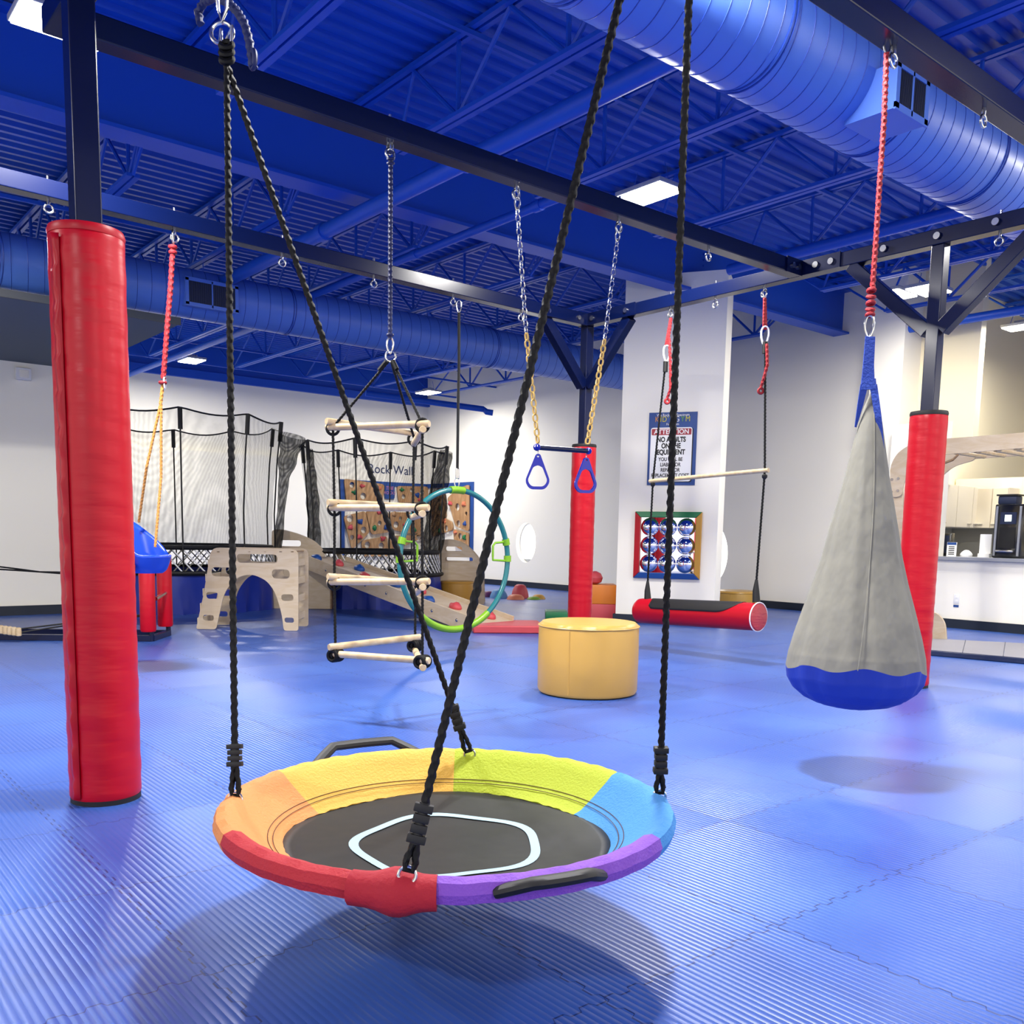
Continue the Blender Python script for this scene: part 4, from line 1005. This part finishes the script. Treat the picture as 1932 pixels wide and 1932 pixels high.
# ------------------------------------------------------------------ plywood platform with ramp
PP = fl(568, 1149); pf = thing('climbing_ramp', 'birch plywood platform with a long sloping plank and small climbing holds', 'ramp', (PP.x, PP.y, 0))
f0 = lambda L: (lambda f: [slot(f((L[0], L[1]))[0], f((L[0], L[1]))[1], f((L[2], L[3]))[0], f((L[2], L[3]))[1])])
pxplate('quarter_panel', [(513, 1147), (513, 999), (535, 999), (568, 1008), (599, 1023), (617, 1047), (623, 1065), (623, 1147)], f0((529, 1019, 568, 1031)), PP, .02, 'ply', pf, .35, [0, .06, .06, .12, .12, .1, .05, 0], own=True)
pxplate('front_panel', [(514, 1149), (514, 1062), (560, 1062), (623, 1084), (623, 1149)], None, PP, .02, 'ply', pf, 0)
a, b = vp(623, 1149, PP), vp(514, 1149, PP)
obj('end_panel', MB().prism([a, a+_f*.35, a+_f*.35+EZ*.52, a+EZ*.52], (_r*.02)), 'plyedge', pf, smooth=False)
ra, rb = dp(566, 1056, 13.35), dp(898, 1183, 10.85); dn = (rb-ra).normalized(); sd = dn.cross(EZ).normalized(); n_ = sd.cross(dn)
if sd.dot(_f) < 0: sd = -sd
if n_.z < 0: n_ = -n_
hgt = .1
for o_ in (0, .62): obj('ramp_rail', MB().obox((ra+rb)/2+sd*o_, (rb-ra)/2, sd*.012, n_*hgt, bev=.004), 'ply', pf, smooth=False)
obj('ramp_deck', MB().obox((ra+rb)/2+sd*.31+n_*.03, (rb-ra)/2, sd*.3, n_*.012), 'ply', pf, smooth=False)
mb = MB()
for k in range(8):
    p = ra.lerp(rb, .06+.122*k)-sd*.012; obj('ramp_bolt', MB().lathe([(.006, 0), (.02, .004), (.02, .01), (.012, .014)], (0, 0, 0), 10), 'chrome', pf); o = bpy.context.scene.collection.objects[-1]
    o.matrix_world = Matrix.Translation(p) @ V((0, 0, 1)).rotation_difference(-sd).to_matrix().to_4x4(); o.parent = pf; o.matrix_parent_inverse = gmat(pf).inverted()
for k, (t, m) in enumerate(((.05, 'trimblue'), (.15, 'stred'), (.24, 'trimblue'), (.36, 'stred'), (.5, 'trimblue'), (.6, 'stred'), (.72, 'trimblue'), (.82, 'stred'), (.95, 'stred'))):
    p = ra.lerp(rb, t)+sd*(.15+.12*(k % 3))+n_*.06; mb = MB(); tmp = bmesh.ops.create_icosphere(mb.b, subdivisions=2, radius=1)
    for ve in tmp['verts']: ve.co = p+dn*ve.co.x*.1+sd*ve.co.y*.07+n_*ve.co.z*.06*(1+.2*math.sin(ve.co.x*6+k))
    obj('ramp_hold', mb, m, pf)
RP = fl(870, 1140); rp = thing('plywood_panel', 'tall birch plywood quarter panel with two hand slots right of the trampolines', 'panel', (RP.x, RP.y, 0))
def h2(f): return [slot(f((838, 1031))[0], f((838, 1031))[1], f((872, 1041))[0], f((872, 1041))[1]), slot(f((839, 1051))[0], f((839, 1051))[1], f((892, 1060))[0], f((892, 1060))[1])]
for dz in (0, .5): pxplate('quarter_panel', [(827, 1140), (827, 1019), (848, 1017), (872, 1023), (890, 1038), (905, 1056), (912, 1085), (914, 1140)], h2, RP, .022, 'ply', rp, dz, [0, .04, .12, .12, .12, .12, .12, 0])
obj('cross_shelf', MB().obox(vp(870, 1100, RP)+_f*.25, _r*.33, _f*.24, EZ*.012), 'ply', rp, smooth=False)

# ------------------------------------------------------------------ soft shapes
def drum(u0, u1, vb, vt, lab, m, seam=True):
    c0 = fl((u0+u1)/2, vb); d = depth(c0); r = (u1-u0)/2/F*d*1.0; c = c0+_f*r*.9; r = (u1-u0)/2/F*depth((c.x, c.y, 0)); ht = zat(c, vt)-.0
    t = thing('foam_drum', lab, 'foam stool', (c.x, c.y, 0), 'round yellow foam drums')
    obj('drum_body', MB().lathe([(r*.9, .0), (r*.975, .012), (r, .03), (r*1.005, ht*.5), (r, ht-.05), (r*.985, ht-.02), (r*.93, ht-.002), (r*.3, ht+.003)], (c.x, c.y, 0), 64, wob=lambda a, z: 1+.003*math.sin(a*9+z*14)), m, t)
    obj('top_piping', MB().torus((c.x, c.y, ht-.03), r*1.0, .006, EX, EY, 64, 6), m, t)
    obj('zip_seam', MB().cyl(V((c.x, c.y, .03))+(-_f*.9-_r*.44).normalized()*r*1.0, V((c.x, c.y, ht-.04))+(-_f*.9-_r*.44).normalized()*r*1.0, .004, 6), m, t)
drum(1021, 1208, 1320, 1172, 'big yellow vinyl foam drum on the blue floor in the middle', 'yellow')
drum(828, 893, 1144, 1096, 'small ochre foam drum before the plywood quarter panel', 'yellow2')
drum(1353, 1438, 1153, 1114, 'pale yellow foam drum behind the bolster swing', 'yellow')
# striped soft block by the corner post
b0_, b1_ = fl(1112, 1170), fl(1163, 1171); bb = thing('foam_steps', 'orange over red soft block behind the corner post', 'foam block', ((b0_+b1_)/2))
rx = (b1_-b0_).normalized(); bx = rx.cross(EZ); bx = -bx if bx.dot(_f) < 0 else bx
def blk(nm, m, za, zb_, dd, P, wd, par, off=0): c = P+bx*(dd/2+off)+EZ*((za+zb_)/2); return obj(nm, MB().obox(c, rx*wd/2, bx*dd/2, EZ*(zb_-za)/2, bev=.012), m, par)
mid_ = (b0_+b1_)/2; W_ = (b1_-b0_).length; hh = zat(mid_, 1104)
blk('upper_block', 'orange', hh*.46, hh, .5, mid_, W_, bb); blk('lower_block', 'stred', 0, hh*.46, .5, mid_, W_, bb)
tag(blk('foam_block', 'green', 0, zat(fl(1050, 1171), 1155), .5, fl(1050, 1171), .3, None), 'low green soft block left of the corner post', 'foam block')
p_ = fl(1116, 1150)+_f*.6; tag(obj('foam_ball', MB().lathe([(.03, 0), (.09, .03), (.11, .09), (.08, .15), (.02, .18)], (p_.x, p_.y, hh), 16), 'stred'), 'small red dome lying on top of the orange soft block', 'toy'); o = bpy.data.objects['foam_ball']; o.location += (mid_+bx*.2-rx*W_*.3)-V((p_.x, p_.y, 0))
# red wedge mat
wa, wb_ = fl(893, 1195), fl(1030, 1196); dd = wb_-wa; bk_ = V((-dd.y, dd.x, 0)).normalized(); bk_ = -bk_ if bk_.dot(_f) < 0 else bk_
mb = MB().prism([wa, wa+EZ*.09, wa+bk_*.75+EZ*.09, wa+bk_*.75], dd)
tag(obj('wedge_mat', mb, 'stred', bevel=.015), 'flat bright red mat on the floor left of the yellow drum', 'mat')
# stepping stones along the window wall
def stone(u, v, w_, h_, m, lab, m2=None):
    c = fl(u, v); k = depth(c)/F; r = w_/2*k; ht = h_*k*1.05
    mb = MB(); n = 24; rings = []
    for (s, z) in ((1, 0), (.97, .25), (.84, .6), (.62, .9), (.4, 1), (.0001, 1.0)):
        rings.append([mb.b.verts.new(c+V((math.cos(2*math.pi*i/n)*r*s, math.sin(2*math.pi*i/n)*r*s, z*ht))) for i in range(n)])
    for A, B in zip(rings, rings[1:]):
        for i in range(n): mb.b.faces.new((A[i], A[(i+1) % n], B[(i+1) % n], B[i]))
    tag(obj('stepping_stone', mb, m), lab, 'stepping stone', 'balance stones near the window wall')
for a in ((921, 1126, 24, 10, 'mtrack', 'purple domed stepping stone, leftmost of the row'), (941, 1128, 34, 15, 'stblue', 'light blue domed stepping stone beside the purple one'),
          (981, 1128, 33, 24, 'stred', 'tall red domed stepping stone'), (973, 1131, 34, 9, 'storg', 'low orange stepping stone in front of the tall red one'),
          (1016, 1130, 26, 8, 'styel', 'low yellow stepping stone nearest the corner post'), (1007, 1131, 26, 5, 'stgrn', 'low green stepping stone touching the yellow one')): stone(*a)

# ------------------------------------------------------------------ low black frame with red sleeves at the left
lf = thing('balance_frame', 'low black steel frame with red padded uprights behind the tall left pad', 'frame', fl(285, 1212))
p1, p2 = fl(286, 1210), fl(318, 1199); q1 = fl(-60, 1207); dL_ = (q1-p1); q2 = p2+dL_
def tb(a, b, r=.03, nm='base_bar', m='navy', dz=.03): return obj(nm, MB().beam(V(a)+EZ*dz, V(b)+EZ*dz, r*2, r*2), m, lf, smooth=False, bevel=.004)
tb(p1, q1); tb(p2, q2); tb(p1, p2)
for P, vt in ((p1, 1079), (p2, 1046)):
    hh_ = zat(P, vt); obj('upright', MB().cyl(P, P+EZ*(hh_+.02), .025, 10), 'navy', lf)
    obj('red_sleeve', MB().lathe([(.07, .1), (.078, .12), (.076, hh_*.5), (.078, hh_-.02), (.07, hh_)], P+(_r*-.03), 24, wob=lambda a, z: 1+.01*math.sin(z*60)), 'red', lf)
obj('hinge_pin', MB().cyl(p1.lerp(p2, .3)+EZ*.42, p1.lerp(p2, .9)+EZ*.46, .02, 8), 'chrome', lf)
bt = thing('beaded_cord', 'pair of black cords threaded through pale wooden beads above the low frame', 'cord', fl(60, 1200))
d9 = 9.0
for o_ in (0, 1):
    obj('cord', MB().tube([dp(-20, 1185+o_*8, d9), dp(35, 1187+o_*7, d9), dp(118, 1177+o_*4, d9+.3), dp(270, 1160+o_*2, d9+.8)], .009, 6), 'black', bt)
for k in range(6):
    c = dp(-6+8.2*k, 1187+k*1.1, d9); obj('wooden_bead', MB().lathe([(.012, -.045), (.026, -.035), (.028, 0), (.026, .035), (.012, .045)], c, 14), 'wood', bt)
for o_ in (0, 1):
    tag(obj('slack_cord', MB().tube([dp(-20, 1067+o_*6, 10.5), dp(30, 1073+o_*3, 10.5), dp(75, 1079, 10.5), dp(140, 1080+o_*4, 10.6), dp(240, 1080+o_*6, 10.8)], .010, 6), 'black'),
        ('upper' if o_ == 0 else 'lower')+' of two thin black cords stretched before the left wall', 'cord')
wb2 = thing('wall_strobe', 'small white square box high on the left wall', 'wall box', onY(45, 705, 13.05))  # strobe box high on the left wall
c = onY(45, 705, 13.03); obj('box_body', MB().box((c.x-.09, 13.03, c.z-.075), (c.x+.09, 13.1, c.z+.075)), 'white', wb2, bevel=.01); obj('box_panel', MB().box((c.x-.05, 13.02, c.z-.045), (c.x+.055, 13.031, c.z+.045)), 'wall', wb2, bevel=.004)

# ------------------------------------------------------------------ pilaster sign and mirror panel
pz = lambda u, v, o=.004: onp(u, v, pn, pn.dot(PA)+o)
SR = -pr_ if (PB-PA).dot(_r) < 0 else pr_
if SR.cross(EZ).dot(_f) > 0: SR = -SR
SR = (PB-PA).normalized(); SR = SR if SR.dot(_r) > 0 else -SR
a, b = pz(1221, 778), pz(1312, 916); c = (pz(1221.5, 778)+pz(1312, 916))/2; sw_, sh_ = .62, .925
nS = SR.cross(EZ)
c = pz(1268, 847)
s = thing('attention_sign', 'blue ATTENTION NO ADULTS ON THE EQUIPMENT sign on the wall pilaster', 'sign', c)
plate('sign_back', rect(-sw_/2, -sh_/2, sw_/2, sh_/2), [], .012, c+nS*.008, SR, EZ, 'signblue', s)
rrb = lambda x0, y0, x1, y1, r: fil(rect(x0, y0, x1, y1), r)
plate('sign_border', rrb(-.272, -.425, .268, .265, .035), [], .003, c+nS*.015, SR, EZ, 'ink', s)
plate('sign_face', rrb(-.28, -.415, .255, .27, .035), [], .003, c+nS*.0175, SR, EZ, 'paper', s)
plate('red_band', rrb(-.268, .175, .243, .255, .015), [], .002, c+nS*.0195, SR, EZ, 'signred', s)
pt_ = lambda x, y: c+SR*x+EZ*y+nS*.021
for body, y, sz, sx, m, of in (('ATTENTION', .214, .082, .98, 'paper', .0015), ('NO ADULTS', .115, .088, .76, 'ink', .0035), ('ON THE', .035, .088, .76, 'ink', .0035), ('EQUIPMENT', -.045, .088, .76, 'ink', .0035),
                     ('YOU WILL BE', -.135, .066, .78, 'ink', .0015), ('LIABLE FOR', -.203, .066, .78, 'ink', .0015), ('REPAIR OR', -.271, .066, .78, 'ink', .0015), ('REPLACEMENT COST', -.34, .064, .8, 'ink', .0015)):
    text('sign_text', body, sz, pt_(-.012, y), SR, EZ, m, s, sx=sx, font=of)
text('sign_text', 'We Rock The Spectrum', .05, pt_(0, .425), SR, EZ, 'paper', s, sx=.85)
x = -.235
for ch, m, wd in (('K', 'txtorange', .062), ('I', 'txtyellow', .02), ('D', 'txtyellow', .058), ("'", 'txtyellow', .018), ('S', 'txtgreen', .06), ('G', 'paper', .066), ('Y', 'txtgreen', .056), ('M', 'txtyellow', .06)):
    text('sign_text', ch, .098, pt_(x+wd/2, .372), SR, EZ, m, s, sx=.85); x += wd+.008
text('sign_text', 'For All Kids', .04, pt_(0, .31), SR, EZ, 'paper', s, sx=.85)
# mirror panel with nine domes and a padded four-colour frame
c = pz(1259.5, 1029); mw, mh = .86, .86
mp_ = thing('mirror_panel', 'nine domed mirrors in a padded red green yellow blue frame on the pilaster', 'mirror', c)
P2_ = lambda x, y, z=0: c+SR*x+EZ*y+nS*z
o_, i_ = .435, .36
for nm, m, A_, B_ in (('frame_top', 'green', (-o_, o_), (o_, o_)), ('frame_right', 'yellow2', (o_, o_), (o_, -o_)), ('frame_bottom', 'trimblue', (o_, -o_), (-o_, -o_)), ('frame_left', 'redplain', (-o_, -o_), (-o_, o_))):
    q = i_/o_; mb = MB(); vs = []
    for (x, y, z) in ((A_[0], A_[1], 0), (B_[0], B_[1], 0), (B_[0]*q, B_[1]*q, 0), (A_[0]*q, A_[1]*q, 0), (A_[0], A_[1], .045), (B_[0], B_[1], .045), (B_[0]*q, B_[1]*q, .06), (A_[0]*q, A_[1]*q, .06)): vs.append(mb.b.verts.new(P2_(x, y, z)))
    for f in ((0, 1, 2, 3), (4, 5, 6, 7), (0, 1, 5, 4), (1, 2, 6, 5), (2, 3, 7, 6), (3, 0, 4, 7)): mb.b.faces.new([vs[k] for k in f])
    obj(nm, mb, m, mp_, bevel=.008)
plate('mirror_back', rect(-i_, -i_, i_, i_), [], .006, P2_(0, 0, .008), SR, EZ, 'mirror', mp_)
for i in range(3):
    for j in range(3):
        mb = MB(); R0 = .119; cc_ = P2_((i-1)*.238, (j-1)*.238, .01); rings = []
        for k in range(9):
            t = k/8*math.radians(70); r = R0*math.sin(t)/math.sin(math.radians(70)); z = .075*(math.cos(t)-math.cos(math.radians(70)))/(1-math.cos(math.radians(70)))
            rings.append([mb.b.verts.new(cc_+SR*math.cos(2*math.pi*q/28)*max(r, .0005)+EZ*math.sin(2*math.pi*q/28)*max(r, .0005)+nS*z) for q in range(28)])
        for A, B in zip(rings, rings[1:]):
            for q in range(28): mb.b.faces.new((A[q], A[(q+1) % 28], B[(q+1) % 28], B[q]))
        obj('mirror_dome', mb, 'mirror', mp_)

# ------------------------------------------------------------------ kitchen side
ct = thing('kitchen_counter', 'long light grey counter top on the white half wall', 'counter', (12.6, 4, .9))
obj('counter_slab', MB().box((12.38, 1.5, .902), (13.1, 5.945, .95)), 'count', ct, bevel=.005)
kx_ = lambda u, v, X=12.7: onX(u, v, X)
ys = 6.66
obj_cab = []
def cab(lo, hi, lab, doors, face):
    t = thing('wall_cabinet', lab, 'cabinet', V(lo), 'cream wall cabinets')
    obj('cabinet_body', MB().box(lo, hi), 'cab', t, smooth=False)
    lo, hi = V(lo), V(hi)
    for k in range(doors):
        if face == 'y':
            x0 = lo.x+(hi.x-lo.x)*k/doors+.006; x1 = lo.x+(hi.x-lo.x)*(k+1)/doors-.006
            d = obj('cabinet_door', MB().box((x0, lo.y-.02, lo.z+.005), (x1, lo.y-.001, hi.z-.005)), 'cab', t, smooth=False, bevel=.003)
            xh = (x1-.09) if k % 2 == 0 else (x0+.09)
            obj('door_handle', MB().box((xh-.05, lo.y-.045, lo.z+.05), (xh+.05, lo.y-.022, lo.z+.062)), 'chrome', d, smooth=False)
        else:
            y0 = lo.y+(hi.y-lo.y)*k/doors+.006; y1 = lo.y+(hi.y-lo.y)*(k+1)/doors-.006
            d = obj('cabinet_door', MB().box((lo.x-.02, y0, lo.z+.005), (lo.x-.001, y1, hi.z-.005)), 'cab', t, smooth=False, bevel=.003)
            obj('door_handle', MB().box((lo.x-.045, y0+.1, lo.z+.05), (lo.x-.022, y0+.2, lo.z+.062)), 'chrome', d, smooth=False)
yc = 6.2
k0, k1 = onY(1776, 994, yc), onY(1838, 1000, yc); zt1 = onY(1776, 912, yc).z; xc = k1.x
cab((k0.x-.6, yc, k0.z), (xc+.35, 6.71, zt1), 'left run of cream wall cabinets behind the right post', 4, 'y')
y_l = onX(1898, 1000, xc).y
cab((xc+.002, y_l, k0.z), (xc+.35, yc-.006, zt1-.02), 'cream wall cabinet left of the coffee machine', 2, 'x')
struct('wall_backsplash', MB().box((xc+.38, 1.5, 0), (xc+.45, 6.7, k0.z+.75)), 'wall_warm')
struct('trim_4', MB().box((xc+.36, 1.5, .9), (xc+.379, 6.7, k0.z)), 'splash')
struct('trim_5', MB().box((13.3, 6.69, .9), (xc+.35, 6.719, k0.z)), 'splash')
zc = .951
def onc(u, X=12.75): p = onX(u, 1045, X); return V((X, p.y, zc))
# coffee machine
p = onc(1910, 12.72); k = depth(p)/F; cm = thing('coffee_machine', 'tall black coffee machine with a small lit screen on the counter', 'coffee machine', p)
fwd = -EX; sdv = -EY
hh = zat(p, 952)-zc; wd = 52*k
obj('machine_body', MB().obox(p+EZ*hh/2, fwd*.2, sdv*wd/2, EZ*hh/2, bev=.02), 'dark', cm)
for s in (-1, 1): obj('side_rail', MB().obox(p+fwd*.205+sdv*s*wd*.4+EZ*hh*.5, fwd*.012, sdv*.012, EZ*hh*.46), 'count', cm, smooth=False)
obj('screen_bezel', MB().obox(p+fwd*.205+EZ*hh*.74, fwd*.008, sdv*wd*.27, EZ*hh*.11), 'grille', cm, smooth=False)
obj('screen', MB().obox(p+fwd*.214+EZ*hh*.74, fwd*.003, sdv*wd*.11, EZ*hh*.06), mat('screen_lit', 'e8fff8', .3, emit=('dff8f0', 1.2)), cm, smooth=False)
obj('drip_tray', MB().obox(p+fwd*.225+EZ*hh*.13, fwd*.05, sdv*wd*.3, EZ*.015, bev=.008), 'chrome', cm)
obj('cup_recess', MB().obox(p+fwd*.202+EZ*hh*.38, fwd*.006, sdv*wd*.27, EZ*hh*.19), 'black', cm, smooth=False)
obj('bean_hopper', MB().obox(p+EZ*(hh+.055)+sdv*(-.08), fwd*.1, sdv*wd*.32, EZ*.055, bev=.02), 'grille', cm); obj('hopper_lid', MB().obox(p+EZ*(hh+.12)+sdv*(-.08), fwd*.11, sdv*wd*.36, EZ*.01), 'black', cm)
p = onc(1783, 12.75); k = depth(p)/F; hh = zat(p, 1006)-zc
tb_ = thing('card_terminal', 'black upright tablet terminal on the counter by the right post', 'terminal', p)
obj('terminal_body', MB().obox(p+EZ*hh/2, fwd*.05, sdv*13*k, EZ*hh/2, bev=.012), 'dark', tb_); obj('terminal_screen', MB().obox(p+EZ*hh*.52+fwd*.052, fwd*.003, sdv*9*k, EZ*hh*.38), 'grille', tb_, smooth=False)
p = onc(1796, 12.62); k = depth(p)/F; hh = zat(p, 1023)-zc
cs = thing('counter_card', 'small blue and white folded card standing on the counter', 'card', p)
obj('card_front', MB().obox(p+EZ*hh/2+fwd*.02, fwd*.002, sdv*9*k, EZ*hh/2), 'paper', cs, smooth=False); obj('card_back', MB().obox(p+EZ*hh/2-fwd*.03-sdv*.02, fwd*.002, sdv*9*k, EZ*hh/2), 'paper', cs, smooth=False)
obj('card_header', MB().obox(p+EZ*hh*.9+fwd*.0235, fwd*.001, sdv*8.5*k, EZ*hh*.09), 'signblue', cs, smooth=False)
for kz in (.68, .55, .42, .28, .16): obj('card_line', MB().obox(p+EZ*hh*kz+fwd*.0235, fwd*.001, sdv*5.5*k, EZ*hh*.03), 'ink', cs, smooth=False)
p = onc(1858, 12.7); k = depth(p)/F; hh = zat(p, 1008)-zc
ps = thing('paper_stand', 'cream paper price list standing on the counter left of the coffee machine', 'paper stand', p)
obj('paper_sheet', MB().obox(p+EZ*hh*.58, fwd*.003, sdv*10.5*k, EZ*hh*.42), 'paper', ps, smooth=False); obj('stand_base', MB().obox(p+EZ*hh*.08, fwd*.04, sdv*10.5*k, EZ*hh*.08), 'paper', ps, smooth=False)
p = onc(1823, 12.8); k = depth(p)/F
tag(obj('cup_lid_pile', MB().lathe([(.075, 0), (.08, .03), (.06, .06), (.03, .085), (.01, .09)], p, 20), 'white'), 'small white dome of napkins on the counter between card and paper list', 'napkin holder')
p = onX(1805, 1130, 12.45); ou = thing('wall_outlet', 'white double outlet plate on the half wall under the counter', 'outlet', p)
obj('outlet_plate', MB().obox(p-EX*.004, EX*.004, EY*.038, EZ*.062, bev=.002), 'white', ou); obj('outlet_label', MB().obox(p-EX*.004-EZ*.095, EX*.001, EY*.035, EZ*.015), 'signblue', ou, smooth=False)
for s in (-1, 1): obj('outlet_socket', MB().obox(p-EX*.009+EZ*s*.024, EX*.002, EY*.016, EZ*.014, bev=.004), 'paper', ou)
# conduit on the back wall
tag(obj('wall_conduit', MB().tube([V((17.86, onX(u, v, 17.86).y, onX(u, v, 17.86).z)) for u, v in ((1850, 790), (1880, 788), (1905, 765), (1960, 758))], .02, 6), 'wall_warm'), 'thin cream conduit bending up the kitchen back wall', 'conduit')
# monkey bars
MX = 10.3; mbk = thing('monkey_bars', 'birch plywood monkey bars with bolted curved corners in front of the kitchen', 'monkey bars', (MX, 4.9, 0))
f = lambda u, v: onX(u, v, MX)
def railplate(nm, pts, x, rad=.02, th=.03, holes=()):
    c = V((x, f(*pts[0]).y, f(*pts[0]).z)); P = [(-(f(*p).y-c.y), f(*p).z-c.z) for p in pts]
    return plate(nm, fil(P, rad), holes, th, c, -EY, EZ, 'ply', mbk)
for x in (MX, MX+.75):
    railplate('side_rail', [(1728, 832), (1728, 862), (1975, 842), (1975, 813)], x, .01)
    railplate('corner_plate', [(1683, 938), (1683, 880), (1696, 855), (1725, 836), (1785, 832), (1785, 860), (1745, 872), (1722, 890), (1706, 915), (1704, 938)], x-.031, [.1, .2, .2, .2, .05, .05, .1, .2, .1, .1])
    railplate('leg', [(1680, 1212), (1681, 915), (1704, 915), (1703, 1212)], x, .01)
for u in (1742, 1765, 1790): pass
for k in range(5):
    y_ = f(1800+k*38, 862).y; z_ = f(1800, 850).z-.02
    obj('rung', MB().cyl((MX+.015, y_, z_), (MX+.735, y_, z_), .022, 12), 'wood', mbk)
for (u, v) in ((1687, 905), (1699, 903), (1686, 928), (1698, 926)): p = f(u, v); obj('bolt', MB().cyl(p-EX*.055, p-EX*.045, .016, 10), 'chrome', mbk)
obj('curved_brace', MB().tube([f(1722, 945)-EX*.03, f(1728, 915)-EX*.03, f(1745, 892)-EX*.03, f(1768, 880)-EX*.03, f(1800, 868)-EX*.03, f(1810, 858)-EX*.03], .014, 6), 'plyedge', mbk)
c_ = f(1760, 1213); plate('foot_plate', fil([(-.12, 0), (-.12, .35), (.0, .35), (.1, .25), (.14, .0)], [.0, .05, .1, .15, .02]), [], .03, V((MX+.05, c_.y, .0)), -EY, EZ, 'ply', mbk)
a, b, c, d = fl(1742, 1236), fl(1975, 1257), fl(1975, 1226), fl(1748, 1214)
mt = thing('crash_mat', 'flat grey gym mat with dark navy edge beside the right post', 'mat', a)
q = [V((p.x, p.y, .0)) for p in (a, b, c, d)]
obj('mat_side', MB().prism(q, (0, 0, .055)), 'navyvinyl', mt, bevel=.008)
cen = sum(q, V())/4; obj('mat_top', MB().prism([cen+(p-cen)*.985+EZ*.054 for p in q], (0, 0, .006)), 'greymat', mt, bevel=.004)
for t in (.33, .66): obj('fold_seam', MB().cyl(q[0].lerp(q[1], t)+EZ*.062, q[3].lerp(q[2], t)+EZ*.062, .003, 5), 'navyvinyl', mt)
